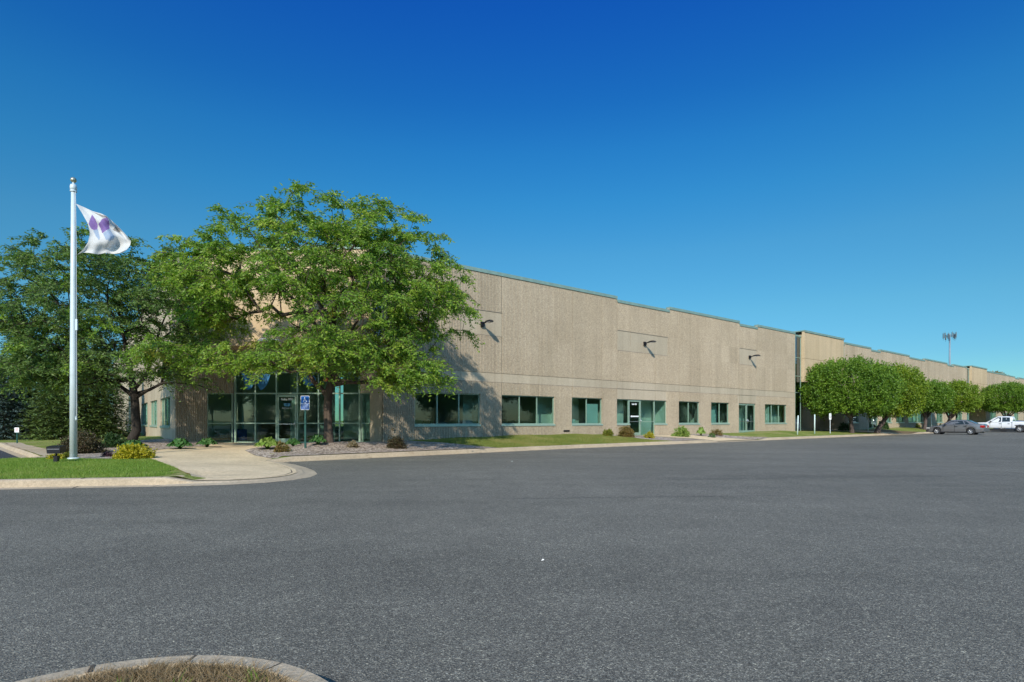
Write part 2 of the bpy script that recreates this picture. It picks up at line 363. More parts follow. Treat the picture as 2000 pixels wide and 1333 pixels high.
CT = [(-8.5,28.9,.25),(-11,28.9,.24),(-14,28.9,.24),(-7.7,23.5,.50),(-7.7,24.2,.48),(-6.3,26.6,.36),(-16.5,26.8,.35),(-16.8,25,.42),(-18,29,.45),(-21,33,.5),(-30,45,.5),
      (-12,25,.24),(-12,22,.22),(-9,17,.17),(-10.5,20,.2),(-14,18,.2),(-18,16,.18),(-9.5,23,.33),(-13,14,.18),(-24,34,.22),(-30,33,.2),(-45,36,.22),(-60,50,.3),(-15.9,18.6,.17),(-17.2,20.1,.17),(-19,22,.17),(-21,23.9,.17),(-23,25.8,.17),(-25,27.9,.17),(-28.7,31.3,.17),(-15.2,19.2,.18),(-16.3,20.6,.18),(-18.2,22.6,.18),(-20.2,24.5,.2),(-22.5,26.8,.2),(-25.5,29.8,.2),(-19,17.8,.17),(-22,17.8,.17),(-26,17.8,.17),(-32,18.3,.17),(-45,18.2,.17),(-30,31.6,.17),(-38,31.6,.17),(-50,31.6,.17),(-30,12,.18),(-50,12,.18)]
for u, z in [(13,.42),(16,.5),(20,.57),(24,.57),(27,.5),(29.3,.37),(33,.34),(36,.36),(40,.42),(43,.42),(46.5,.5),(50,.52),(53,.46),(58,.40),(63,.40),(68,.42),(72,.55),(78,.6),(90,.55),(110,.45),(130,.5),(160,.5)]:
    CT.append((*W(u, .0), z)); CT.append((*W(u, 1.6), z*.86+.02))
CT = np.array(CT)
def zg(x, y):
    x = np.atleast_1d(np.asarray(x, float)); y = np.atleast_1d(np.asarray(y, float)); p = np.stack([x, y], 1)
    out = np.zeros(len(p))
    for i0 in range(0, len(p), 4000):
        q = p[i0:i0+4000]
        D = np.linalg.norm(q[:,None]-KD[None], axis=2); j = D.argmin(1); d = D[np.arange(len(q)), j]; e_ = KHD[j]
        D2 = np.linalg.norm(q[:,None]-CT[None,:,:2], axis=2)+.15; ww = D2**-3.0; T = (ww*CT[None,:,2]).sum(1)/ww.sum(1)
        t = sstep((d-.5)/3.4); out[i0:i0+4000] = e_ + t*(T-e_)
    return out
def z1(x, y): return float(zg(x, y)[0])
def ground_at(px, py, dz=0):         # photo pixel to a point on the planted ground
    Y = np.arange(8, 75, .04); X = (px-1000)/F*Y; Zr = CAMZ-(py-HZ)/F*Y; d = Zr-zg(X, Y); i = int(np.argmax(d <= 0)) if (d <= 0).any() else len(Y)-1
    return (float(X[i]), float(Y[i]), float(zg(X[i:i+1], Y[i:i+1])[0]))
def sheet(name, poly, mt, dz, step=.6, kind='structure', zf=None, skirt=0):
    bm = bmesh.new(); vs = [bm.verts.new((p[0], p[1], 0)) for p in poly]; bm.faces.new(vs); bm.normal_update()
    bmesh.ops.triangulate(bm, faces=bm.faces[:])
    xs = [p[0] for p in poly]; ys = [p[1] for p in poly]
    for ax, lo, hi in ((0, min(xs), max(xs)), (1, min(ys), max(ys))):
        s0 = math.floor(lo/step)*step
        while s0 < hi:
            st = step if -32 < s0 < 60 else step*8
            s0 += st
            if s0 >= hi: break
            co = (s0,0,0) if ax == 0 else (0,s0,0); no = (1,0,0) if ax == 0 else (0,1,0)
            bmesh.ops.bisect_plane(bm, geom=bm.verts[:]+bm.edges[:]+bm.faces[:], plane_co=co, plane_no=no, dist=1e-5)
    bm.verts.ensure_lookup_table()
    X = np.array([v.co.x for v in bm.verts]); Y = np.array([v.co.y for v in bm.verts]); Z = (zf or zg)(X, Y) + dz
    for v, z in zip(bm.verts, Z): v.co.z = z
    bmesh.ops.recalc_face_normals(bm, faces=bm.faces[:])
    if sum(f.normal.z for f in bm.faces) < 0: bmesh.ops.reverse_faces(bm, faces=bm.faces[:])
    for f in bm.faces: f.smooth = True
    me = bpy.data.meshes.new(name); bm.to_mesh(me); bm.free(); me.materials.append(mt)
    return tag(link(name, me), kind=kind)
# ground to the horizon, car park
g = MB(); g.add([(-2500,-2500,-.06),(2500,-2500,-.06),(2500,2500,-.06),(-2500,2500,-.06)], [(0,1,2,3)]); tag(g.build('ground', M['lawn']), kind='structure')
g = MB(); g.add([(-75,-60,0),(330,-60,0),(330,260,0),(-75,60,0)], [(0,1,2,3)]); tag(g.build('parking_lot', M['asphalt']), kind='structure')
KI = offset(K, .5)
back = [W(230,-60), (-60,120), (-110,120), (-110,31.5), (-28.7,31.5), (-25.0,27.9), (-16.05,19.1), (-16.0,18.6), (-16.6,17.75), (-60,17.6)]
sheet('lawn', [tuple(p) for p in KI] + back, M['lawn'], 0.0, .5)
# kerb with gutter pan
def sweep(name, line, hs, prof, mt, step=.4, kind='structure'):
    ln, h = densify(line, hs, step); n = len(ln); k = len(prof); m = MB(); V = []
    offs = [offset(ln, d) for d, _ in prof]
    for i in range(n):
        for j, (d, zf) in enumerate(prof): V.append((offs[j][i][0], offs[j][i][1], zf(h[i])))
    Fc = [(i*k+j, (i+1)*k+j, (i+1)*k+j+1, i*k+j+1) for i in range(n-1) for j in range(k-1)]
    m.add(V, Fc, 0, False); return tag(m.build(name, mt), kind=kind)
PROF = [(0,lambda h:.004),(.28,lambda h:.012+max(0,.10-h)*.3),(.315,lambda h:h*.82),(.345,lambda h:h*.97+.004),(.47,lambda h:h+.006),(.52,lambda h:h+.004),(.56,lambda h:h-.08)]
sweep('kerb', K, KH, PROF, M['kerb'])
# joints and cracks across the kerb
ln, h = densify(K, KH, .1); o1 = offset(ln, .0); o2 = offset(ln, .29); o3 = offset(ln, .33); o4 = offset(ln, .5)
m = MB(); acc = 0; nxt = 1.3; rj = random.Random(3)
for i in range(1, len(ln)-1):
    acc += np.linalg.norm(ln[i]-ln[i-1])
    if acc > nxt and ln[i][1] < 70 and ln[i][0] > -30:
        nxt = acc + rj.choice([1.5, 2.6, 3.0, 3.0, 3.4]); wd = rj.uniform(.006, .02); t = (ln[i+1]-ln[i-1]); t /= np.linalg.norm(t); j = rj.uniform(-.06,.06)
        pts = [(o1[i], .0075), (o2[i]+t*j, .016+max(0,.10-h[i])*.3), (o3[i]+t*j, h[i]*.86), (o3[i]+(o4[i]-o3[i])*.2+t*j*.5, h[i]+.008), (o4[i], h[i]+.011)]
        if h[i] < .12: continue
        V = []
        for q, z in pts: V += [(*(q-t*wd), z), (*(q+t*wd), z)]
        off = o1[i]-o2[i]; off = off/np.linalg.norm(off)*.006
        V = [(a+off[0], b+off[1], c) for a, b, c in V]
        m.add(V, [(2*k, 2*k+1, 2*k+3, 2*k+2) for k in range(4)])
tag(m.build('kerb_joints', M['crack']), kind='structure')
# paving and beds
i0 = 5; i1 = 14
apron = [tuple(p) for p in KI[i0-1:i1+1]]
plaza = [(-7.95,12.6)] + apron[0:] + [(-8.35,19.5),(-9.3,20.2),(-10.3,21.5),(-10.4,29.6),(-14.8,29.6),(-14.9,26.6),(-13.7,25),(-14.2,22.5),(-13.9,21.1),(-11.95,18.2),(-10.3,16.4),(-7.75,13.25),(-7.35,12.85)]
sheet('walkway', plaza[1:], M['walk'], .018, .5)
uu = lambda a, b, n=8: [tuple(W(x, vk(x)-.5)) for x in np.linspace(a, b, n)]
bed1 = [(-8.25,19.4)] + uu(u0k+.0, 15.2) + [W(13.3,1.5), W(12.6,.02), W(11.6,0.02), (-7.97,29.3), (-10.4,29.3), (-10.3,21.5), (-9.3,20.2)]
sheet('gravel_bed', bed1, M['gravel'], .026, .5)
bed2 = [(-14.8,29.4),(-14.9,26.6),(-13.7,25),(-14.2,22.5),(-13.9,21.1),(-11.95,18.2),(-12.6,17.5),(-14.2,17.75),(-14.5,17.5),(-14.7,19.0),(-17.4,21.9),(-21.3,26.0),(-19.2,26.8),(-18.4,28.6),(-18.0,29.2),(-16.67,27.65)]
sheet('gravel_bed', bed2, M['gravel'], .026, .5)
bed3 = uu(28.6, 40.6) + [W(38.6,2.2), W(38,.03), W(27,.03), W(26.6,1.3)]
sheet('gravel_bed', bed3, M['gravel'], .022, .5)
sheet('walkway', uu(33.5,38.5) + [W(35.5,2.0), W(34.2,.05), W(30.0,.05), W(30.3,1.6), W(31.2,2.6)], M['walk'], .04, .5)
sheet('planting_bed', uu(61.5,73) + [W(71,2.4), W(70,.6), W(62,.9)], M['soil'], .03, .5)
sheet('planting_bed', uu(80,87) + [W(86,1), W(80.5,1)], M['soil'], .03, .5)
sheet('walkway', uu(63.6,69) + [W(58.5,-2.0), W(55,-2.0)], M['walk'], .045, .5)
# kerb of the side car park and its stalls
LK = np.array([(-60,18.05),(-17.5,18.1),(-16.7,18.3),(-16.45,18.8),(-16.9,19.5),(-25.3,27.5),(-28.9,31.0),(-29.6,31.3),(-110,31.3)])[::-1]
sweep('kerb', LK, np.full(len(LK), .16), [(0,lambda h:.004),(.28,lambda h:.012),(.315,lambda h:h*.82),(.345,lambda h:h+.01),(.5,lambda h:h+.018),(.56,lambda h:h-.08)], M['kerb'])
sheet('walkway', [(-16.0,18.5),(-15.2,18.6),(-15.1,19.3),(-23.7,27.4),(-27.4,31.0),(-28.4,31.2),(-24.9,27.7),(-16.2,19.3)], M['kerb'], .024, .5)
g = MB(); g.add([(-75,18.0,.004),(-16.6,18.2,.004),(-16.5,19.2,.004),(-29.2,31.2,.004),(-75,31.2,.004)], [(0,1,2,3,4)]); tag(g.build('side_parking_lot', M['asphalt_dark']), kind='structure')
sp = plain('stall_paint', (.55,.56,.55), .8, var=.25, bs=4)
for i in range(5):
    y = 20.4+i*2.35; x1 = -18.3-(y-19.4)*1.05
    m = MB(); m.add([(x1-5.6,y,.009),(x1,y,.009),(x1,y+.11,.009),(x1-5.6,y+.11,.009)], [(0,1,2,3)])
    m.add([(x1-17,y,.009),(x1-11.4,y,.009),(x1-11.4,y+.11,.009),(x1-17,y+.11,.009)], [(0,1,2,3)])
    tag(m.build('stall_line', sp), kind='structure')
for i in range(9):          # worn stall lines in front of the far parked vehicles
    u = 62+2.75*i; m = MB(); a = W(u, 5.1); b = W(u, 10.2); c = W(u+.1, 10.2); d = W(u+.1, 5.1)
    m.add([(*a,.006),(*b,.006),(*c,.006),(*d,.006)], [(0,1,2,3)]); tag(m.build('stall_line', sp), kind='structure')
# old paving seams across the car park
m = MB(); rs_ = random.Random(4)
for (a, b) in ((P(1290,937,0),P(1990,929,0)),(P(1000,975,0),P(1560,968,0))):
    n = 60; V = []
    for i in range(n+1):
        x = a[0]+(b[0]-a[0])*i/n; y = a[1]+(b[1]-a[1])*i/n + rs_.uniform(-.02,.02); hw = rs_.uniform(.004,.02)
        V += [(x,y-hw,.004),(x,y+hw,.004)]
    m.add(V, [(2*k,2*k+1,2*k+3,2*k+2) for k in range(n)])
tag(m.build('paving_seam', plain('seam_tar', (.07,.068,.065), .9, var=.2, bs=3)), kind='structure')
# near island with a rounded nose
IC = (-1.66, 1.93); IR = 1.15
isl = [(IC[0]+IR*1.0, -8)] + [(IC[0]+IR*math.cos(a)*1.0, IC[1]+IR*math.sin(a)) for a in np.linspace(0, math.pi, 40)] + [(IC[0]-IR, -8)]
IL = np.array(isl)
sweep('island_kerb', IL, np.full(len(IL), .15), [(0,lambda h:.0),(.02,lambda h:h*.8),(.05,lambda h:h*.98),(.15,lambda h:h),(.17,lambda h:h-.05)], M['kerb'], .08)
inn = offset(IL, .155)
def zisl(x, y): return .125 + .03*np.sin(x*3.1)*np.cos(y*2.3)*.4
sheet('island_soil', [tuple(p) for p in inn], M['soil'], .0, .3, zf=zisl)
m = MB()
for ang, wd in ((1.62,.006),(2.06,.010),(1.15,.003)):
    a0 = np.array([math.cos(ang), math.sin(ang)]); tt = np.array([-a0[1], a0[0]]); c0 = np.array(IC)
    V = []
    for r_, z in ((IR+.004,.0),(IR-.018,.125),(IR-.05,.150),(IR-.15,.153)):
        q = c0+a0*r_; V += [(*(q-tt*wd), z), (*(q+tt*wd), z)]
    m.add(V, [(2*k,2*k+1,2*k+3,2*k+2) for k in range(3)])
tag(m.build('kerb_cracks', M['crack']), kind='structure')
# crack lines in the apron
m = MB(); a_ = offset(K, .62)[6:15]
V = []
for i, q in enumerate(a_):
    z = z1(*q)+.022; t = a_[min(i+1,len(a_)-1)]-a_[max(i-1,0)]; t = t/np.linalg.norm(t); nn = np.array([-t[1],t[0]])*(.005 if i not in (3,4) else .018)
    V += [(*(q-nn), z), (*(q+nn), z)]
m.add(V, [(2*k,2*k+1,2*k+3,2*k+2) for k in range(len(a_)-1)])
for (xa, ya, xb, yb) in ((-10.3,21.5,-14.0,21.6),(-8.4,19.4,-12.6,19.2),(-10.4,25.4,-13.8,25.4),(-7.3,16.6,-10.4,16.5)):
    n = 14; V = []
    for i in range(n+1):
        x = xa+(xb-xa)*i/n; y = ya+(yb-ya)*i/n; z = z1(x, y)+.0225; V += [(x,y-.008,z),(x,y+.008,z)]
    m.add(V, [(2*k,2*k+1,2*k+3,2*k+2) for k in range(n)])
tag(m.build('pavement_joints', M['crack']), kind='structure')
# ------------------------------------------------------------------ the building (local x along the long wall, y into it)
class PL:
    def __init__(s, A, B):
        s.A = np.array(A, float); s.B = np.array(B, float); d = s.B-s.A; s.len = float(np.linalg.norm(d)); s.d = d/s.len; s.nn = np.array([s.d[1], -s.d[0]])
    def p(s, a, n, z): q = s.A + s.d*a + s.nn*n; return (float(q[0]), float(q[1]), z)
uR, uL, dG, dL = 11.6, 3.73, 2.8, 6.87
FLC = .24; FL = .36; HD = 2.87; HC = 2.85; SB = 1.12; TOP = 9.63; SOF = 5.1
E1, E2, E3, E4, UEND = 53.1, 63.9, 108.3, 119.1, 190.0
bld = thing('office_building', 'long low industrial office building of ribbed beige precast concrete with green framed windows', 'building', (*W(0,0),0), RZ)
front = PL((uR,0),(E1,0)); side = PL((uL,72),(uL,dL)); retl = PL((uL,dL),(6.35,dL)); diag = PL((6.35,dL),(uR,dG)); retr = PL((uR,dG),(uR,0))
f2 = PL((E2,0),(E3,0)); f3 = PL((E4,0),(UEND,0))
JW = 2.737; J0 = 18.79
walls = MB(); smoothm = MB()
def cell(pl, a, b, z0, z1_, rib, ja, jb, jz0, jz1, th=.18):
    g_ = .007; a0 = a+(g_ if ja else 0); b0 = b-(g_ if jb else 0); c0 = z0+(g_ if jz0 else 0); c1 = z1_-(g_ if jz1 else 0)
    if b0-a0 < .03 or c1-c0 < .03: return
    walls.obox(pl, (a0,-th,c0), (b0,0,c1), 0 if rib else 1)
    if rib:
        pit = .098; n = max(1, int(round((b0-a0)/pit))); w_ = (b0-a0)/n; h_ = .028
        for zc0, zc1 in ((c0,c1),):
            V = []; Fc = []; k = 0
            pr = [(0,.001),(w_*.18,h_),(w_*.60,h_),(w_*.78,.001)]
            xs = [(a0+i*w_+s_, hh) for i in range(n) for s_, hh in pr] + [(b0,.001)]
            for x, hh in xs: V += [pl.p(x, hh, zc0), pl.p(x, hh, zc1)]
            for i in range(len(xs)-1): Fc.append((2*i, 2*i+2, 2*i+3, 2*i+1))
            walls.add(V, Fc, 0)
            # closed tops and bottoms of the ribs
            for i in range(n):
                b_ = 8*i
                walls.add([V[b_],V[b_+2],V[b_+4],V[b_+6],V[b_+1],V[b_+3],V[b_+5],V[b_+7]], [(0,1,2,3),(4,7,6,5)], 0)
def wall(pl, joints, zrows, openings, smooth, top, jrows, jend=True):
    """openings: (s0,s1,z0,z1); smooth(a,z)->True where the surface is plain"""
    bs = sorted(set([0, pl.len] + [round(j,4) for j in joints if .05 < j < pl.len-.05] + [round(x,4) for o in openings for x in o[:2]] + [round(t[0],4) for t in top if 0 < t[0] < pl.len] + [round(x,4) for x in getattr(smooth,'cuts',[])]))
    for a, b in zip(bs[:-1], bs[1:]):
        mid = (a+b)/2; tz = [t for t in top if t[0] <= mid][-1][1]
        zs = sorted(set([z for z in zrows if z < tz] + [tz] + [x for o in openings if o[0] < mid < o[1] for x in o[2:] if x < tz]))
        for c, d in zip(zs[:-1], zs[1:]):
            zm = (c+d)/2
            if any(o[0] < mid < o[1] and o[2] < zm < o[3] for o in openings): continue
            isj = lambda x: any(abs(x-j) < 1e-3 for j in joints)
            cell(pl, a, b, c, d, not smooth(mid, zm), isj(a), isj(b), c in jrows, d in jrows)
def cope(pl, tops, name='coping', ov=.06, a0=0, a1=None):
    ts = [t for t in tops]; a1 = pl.len if a1 is None else a1
    for i, (s0, z) in enumerate(ts):
        s1 = ts[i+1][0] if i+1 < len(ts) else a1
        m = MB(); m.obox(pl, (max(s0,a0),-.3,z), (s1,ov,z+.10)); m.obox(pl, (max(s0,a0),ov-.012,z-.09), (s1,ov+.004,z+.001)); m.build(name, M['coping'], bld)
# ---- openings of the long wall
WIN = []   # (plane, s0, s1, z0, z1, panes)
def fu(px): return pu(px) - uR
wf = [(810,938,3),(980,1083,3),(1117,1176,2),(1205.5,1229.5,1),(1279.5,1302,1),(1326,1366,2),(1389,1424,2),(1494,1536,3)]
of = []
for a, b, n in wf:
    of.append((fu(a), fu(b), SB, HD)); WIN.append((front, fu(a), fu(b), SB, HD, n))
DOOR = [(front, fu(1229.5), fu(1252.5), FL, HD), ]; SLT = [(front, fu(1252.5), fu(1279.5), FL, HD), ]
of += [(fu(1229.5), fu(1279.5), FL-.3, HD), (fu(1443), fu(1476), FL-.3, HD)]
joints = [J0-uR+JW*k for k in range(-3, 14)]
hilo = [(0,TOP),(fu(1205),TOP-.22),(fu(1307),TOP),(fu(1444),TOP-.22),(fu(1479),TOP)]
s1a, s1b = fu(900), J0-uR; s2a, s2b = fu(1205.5), fu(1304); s3a, s3b = fu(1444), fu(1478)
d1a, d1b = fu(1205.5), fu(1302); d2a, d2b = fu(1441), fu(1478)
def smf(a, z):
    if 3.57 < z < 4.07: return True
    if 6.14 < z < 7.48 and (s1a < a < s1b or s2a < a < s2b or s3a < a < s3b): return True
    if z < 3.57 and z > HD and (d1a < a < d1b or d2a < a < d2b): return True
    return False
smf.cuts = [s1a, s2a, s2b, s3a, s3b, d2a, d2b]
wall(front, joints, [-.2,SB,HD,3.57,4.07,6.14,7.48], of, smf, hilo, (4.07,))
# joint lines of the plain rectangles
walls_dark = MB()
for a, b in ((s1a,s1b),(s2a,s2b),(s3a,s3b)):
    for z in (6.14, 7.48): walls_dark.obox(front, (a,.001,z-.009), (b,.031,z+.009))
for a, b in ((.0,front.len),): walls_dark.obox(front, (a,.0015,3.563), (b,.031,3.576))
smooth_side = lambda a, z: True
oside = []
for (a, b) in ((2.1,6.5),(8.3,12.7),(14.5,19.2)):
    s0, s1_ = side.len-b, side.len-a; oside.append((s0,s1_,SB-.1,2.70)); WIN.append((side, s0, s1_, SB-.1, 2.70, 3))
wall(side, [side.len-JW*k*1.0-1.2 for k in range(0,25)], [-.2,3.57,4.07], oside, smooth_side, [(0,TOP)], (4.07,3.57))
wall(retl, [], [-.2,3.6], [(1.40,2.62,FLC-.3,HC)], lambda a, z: False if z < 3.6 else (z > 3.6 and z < 4.1), [(0,SOF)], ())
# return wall at the right of the corner entrance: plain aggregate
wall(retr, [], [-.2], [(0,1.25,FLC-.3,HC)], lambda a, z: True, [(0,SOF)], ())
tops2 = [(0,TOP),(pu(1701)-E2,TOP-.22),(pu(1719)-E2,TOP),(pu(1776)-E2,TOP-.22),(pu(1806)-E2,TOP),(pu(1850)-E2,TOP-.22),(pu(1862)-E2,TOP)]
o2 = []
for a, b, n in ((1657,1677,2),(1726,1742,2),(1750,1766,2),(1774,1803,3),(1829,1842,2),(1851,1860,1),(1866,1880,2)):
    s0, s1_ = pu(a)-E2, pu(b)-E2; o2.append((s0,s1_,SB,HD)); WIN.append((f2, s0, s1_, SB, HD, n))
o2.append((pu(1697)-E2, pu(1715.5)-E2, FL-.3, HD))
s4 = (pu(1790)-E2-2.5, pu(1790)-E2+2.9)
smooth2 = lambda a, z: (3.57 < z < 4.07) or (6.14 < z < 7.3 and (s4[0] < a < s4[1]))
smooth2.cuts = list(s4)
wall(f2, [JW*k for k in range(0,30)], [-.2,SB,HD,3.57,4.07,6.14,7.3], o2, smooth2, tops2, (4.07,))
o3 = []
for k in range(8):
    s0 = 3+8.2*k; o3.append((s0,s0+4,SB,HD)); WIN.append((f3, s0, s0+4, SB, HD, 3))
tops3 = [(0,TOP),(pu(1982)-E4,TOP-.22),(pu(1990)-E4,TOP)]
wall(f3, [JW*k for k in range(0,30)], [-.2,SB,HD,3.57,4.07], o3, lambda a, z: 3.57 < z < 4.07, tops3, (4.07,))
# recessed back walls of the two straight entrances
for a, b in ((E1,E2),(E3,E4)):
    rr = PL((a,0),(a,2.4)); # left reveal, seen from the entrance (faces +x)
    pl_ = PL((b,2.4),(b,0)); walls.obox(pl_, (0,-.18,-.2), (2.4,0,SOF), 1)
    walls.box((a-.18,.185,-.2),(a,2.4,SOF),1)
    bk = PL((a,2.4),(b,2.4)); walls.obox(bk, ((b-a)*.62,-.18,-.2), (b-a,0,SOF), 1)
walls.box((UEND-.2,.19,-.2),(UEND,60,TOP-.02),1)
# blocks hung over the entrances
def block(pl, a, b, z0, z1_, dep, joints_, zj):
    m = MB(); zs = [z0, zj, z1_]; bs = [a]+joints_+[b]
    for x, y in zip(bs[:-1], bs[1:]):
        for c, d in zip(zs[:-1], zs[1:]):
            m.obox(pl, (x+(.01 if x != a else 0),-.25,c+(.012 if c == zj else 0)), (y-(.01 if y != b else 0),0,d-(.012 if d == zj else 0)))
    m.obox(pl, (a+.002,-dep,z0+.004), (b-.002,-.26,z1_-.3))
    m.build('entrance_block', M['tan'], bld); 
    c = MB(); c.obox(pl, (a-.05,-dep,z1_), (b+.05,.06,z1_+.1)); c.obox(pl, (a-.05,.048,z1_-.09), (b+.05,.064,z1_+.001)); c.build('coping', M['coping'], bld)
# corner block face runs between the two corners
ca = np.array([uL, dL]); cb = np.array([uR, 0.0])
cpl = PL(ca+ (cb-ca)*.0, cb)
block(cpl, 1.05, cpl.len-.55, SOF, TOP+.22, 2.6, [3.5,6.2], 7.34)
# tall dark glass strips beside the blocks
def strip(pl, a, b, z0, z1_, n):
    SG = MB(); SF = MB()
    SG.obox(pl, (a,n-.02,z0), (b,n,z1_))
    for z in (4.05, 5.6, 7.34, z1_-.06, z0): SF.obox(pl, (a,n+.001,z), (b,n+.03,z+.05))
    for s_ in (a, b-.05): SF.obox(pl, (s_,n+.002,z0), (s_+.05,n+.034,z1_))
    SF.build('tall_glass_frame', M['frame'], SG.build('tall_glass', M['glass_dark'], bld))
strip(cpl, .02, 1.05, SOF, TOP-.05, -.35); strip(cpl, cpl.len-.56, cpl.len-.02, SOF, TOP-.05, -.35)
for a, b in ((E1,E2),(E3,E4)):
    blp = PL((a+1.15,-.35),(b-.95,-.35)); w_ = blp.len
    block(blp, 0, w_, SOF, TOP+.27, 2.7, [w_*.27,w_*.55,w_*.8], 7.34)
    q = PL((a,.0),(b,.0)); strip(q, .005, 1.14, FL, TOP-.28, -.02); strip(q, q.len-.94, q.len-.01, SOF-.02, TOP-.28, -.02)
    c = MB(); c.obox(q, (0,-.4,TOP-.28), (1.14,.06,TOP-.12)); c.build('coping', M['coping'], bld); c = MB(); c.obox(q, (q.len-.94,-.4,TOP-.28), (q.len,.06,TOP-.12)); c.build('coping', M['coping'], bld)
    # soffit
    walls.box((a+.01,.45,SOF+.01),(b-.01,2.3,SOF+.15),1)
    # tall glass from ground to parapet at the left of the recess is continued below
wl = walls.build('wall', [M['rough'], M['smooth']], bld); walls_dark.build('wall_joint', plain('joint_sealant', (.29,.24,.185), .8, var=.1), bld)
cope(front, hilo); cope(side, [(0,TOP)]); cope(f2, tops2); cope(f3, tops3)
rf = MB(); rf.box((uL+.2,7.2,TOP-.7),(UEND-.2,70,TOP-.5)); rf.box((uR+.2,.3,TOP-.705),(UEND-.2,7.19,TOP-.505)); rf.build('roof', M['roof'], bld)
# plinth-level skirt under doors, interior
it = MB()
it.box((uL+.25,dL+.4,FL-.36),(UEND-.3,30,FL-.02),1)             # floors
it.box((uR+.25,.22,FL-.36),(E1-.2,dL+.39,FL-.022),1); it.box((E2+.2,.22,FL-.36),(E3-.2,dL+.39,FL-.022),1)
it.box((uR+.22,5.6,FL),(E1-.2,5.75,TOP-.8),0)                   # back walls
it.box((E2+.22,5.6,FL),(E3-.2,5.75,TOP-.8),0); it.box((E4+.22,5.6,FL),(UEND-.3,5.75,TOP-.8),0)
it.box((uR+1.6,.2,3.0),(E1-.2,5.59,3.1),2); it.box((E2+.22,.2,3.0),(E3-.2,5.59,3.1),2); it.box((E4+.22,.2,3.0),(UEND-.3,5.59,3.1),2)
it.box((uR+1.5,.2,FL),(uR+1.59,5.59,3.4),0)
it.box((uL+.3,12.2,FL),(uR+1.4,12.35,SOF+.4),0); it.box((uL+.25,dL+.2,SOF+.16),(uR+1.4,12.3,SOF+.3),2); it.box((6.9,dG+.6,SOF+.165),(uR+1.3,dL+.19,SOF+.3),2)
for u in (17.6, 23.4, 27.6, 33.8, 38.9, 43.3, 48.6): it.box((u,.2,FL),(u+.12,5.59,2.99),0)
for u in (70, 77, 84, 92, 100): it.box((u,.2,FL),(u+.12,5.59,2.99),0)
for (x, y) in ((7.3,9.0),(9.4,7.0),(11.4,8.4),(10.7,5.2)): it.box((x,y,FLC),(x+.45,y+.45,SOF+.15),0)   # lobby columns
it.box((8.4,9.8,FLC),(10.4,10.4,1.25),3); it.box((6.6,8.2,FLC),(7.3,8.8,.95),4)
for u in (14.2, 20.1, 25.2, 36.4, 41.2, 50.5): it.box((u,1.4,FL+.68),(u+1.5,2.1,FL+.73),3); it.box((u+.1,1.5,FL),(u+.16,2.0,FL+.675),3); it.box((u+1.34,1.5,FL),(u+1.4,2.0,FL+.675),3); it.box((u+.5,1.75,FL+.731),(u+1.0,1.8,FL+1.1),5)
for px0, px1, yy in ((908,938,1.0),(1052,1083,.9),(1118,1135,1.3),(1206,1222,.8),(1256,1277,1.1),(1345,1366,1.6),(1391,1404,.7),(1408,1424,1.9),(1444,1458,1.0),(1512,1536,.9),(1494,1502,.6)):
    w0 = np.array([((px0+px1)/2-1000)/F, 1.0]); sh = yy*float(w0@Uv)/float(-(w0@Vv)); yy = yy+.2
    it.box((pu(px0)+sh,yy,FL),(pu(px1)+sh,yy+.12,2.99),0)      # inner room walls standing close behind the panes
for px0, px1 in ((1658,1668),(1728,1736),(1752,1760),(1831,1838),(1868,1876)): it.box((pu(px0),1.0,FL),(pu(px1),1.12,2.99),0)
it.build('interior', [M['drywall'], M['carpet'], M['ceil'], plain('desk_wood', (.25,.17,.1), .5, var=.2, bs=6), plain('blue_chair', (.03,.07,.3), .6, var=.1), M['dark']], bld)
# ---- windows: frame mesh with pane and sill as sub-parts
def window(pl, s0, s1, z0, z1_, n, bars=(), sill=True, name='window', pane='glass', fw=.05, dep=-.07):
    m = MB(); n0, n1 = dep-.09, dep
    m.obox(pl, (s0,n0,z1_-fw), (s1,n1,z1_)); zb = z0+(.09 if sill else 0); m.obox(pl, (s0,n0,zb), (s1,n1,zb+fw))
    m.obox(pl, (s0,n0+.001,zb+fw), (s0+fw,n1-.001,z1_-fw)); m.obox(pl, (s1-fw,n0+.001,zb+fw), (s1,n1-.001,z1_-fw))
    for i in range(1, n):
        x = s0+(s1-s0)*i/n; m.obox(pl, (x-fw/2,n0+.002,zb+fw), (x+fw/2,n1-.002,z1_-fw))
    for z in bars: m.obox(pl, (s0+fw,n0+.003,z-fw/2), (s1-fw,n1-.003,z+fw/2))
    w_ = m.build(name, M['frame'], bld)
    g_ = MB(); g_.obox(pl, (s0+fw*.5,dep-.055,zb+fw*.5), (s1-fw*.5,dep-.045,z1_-fw*.5)); g_.build('pane', M[pane], w_)
    if sill:
        k = MB(); k.obox(pl, (s0-.03,dep-.1,z0-.01), (s1+.03,.055,z0+.0895)); k.build('sill', M['sill'], w_)
    return w_
for pl, s0, s1_, z0, z1_, n in WIN: window(pl, s0, s1_, z0, z1_, n)
def text_obj(name, txt, pl, s, n, z, size, mt, parent, bold=.0, align='CENTER', sx=1.0):
    cu = bpy.data.curves.new('lettering', 'FONT'); cu.body = txt; cu.size = size; cu.align_x = align; cu.offset = bold; cu.resolution_u = 3; cu.extrude = 0.001
    o = bpy.data.objects.new('lettering', cu); col.objects.link(o); dg = bpy.context.evaluated_depsgraph_get()
    me = bpy.data.meshes.new_from_object(o.evaluated_get(dg)); bpy.data.objects.remove(o)
    for v in me.vertices:
        x, y, zz = v.co; v.co = Vector(pl.p(s + x*sx, n + zz, z + y))
    me.materials.clear(); me.materials.append(mt); me.name = name
    return link(name, me, parent)
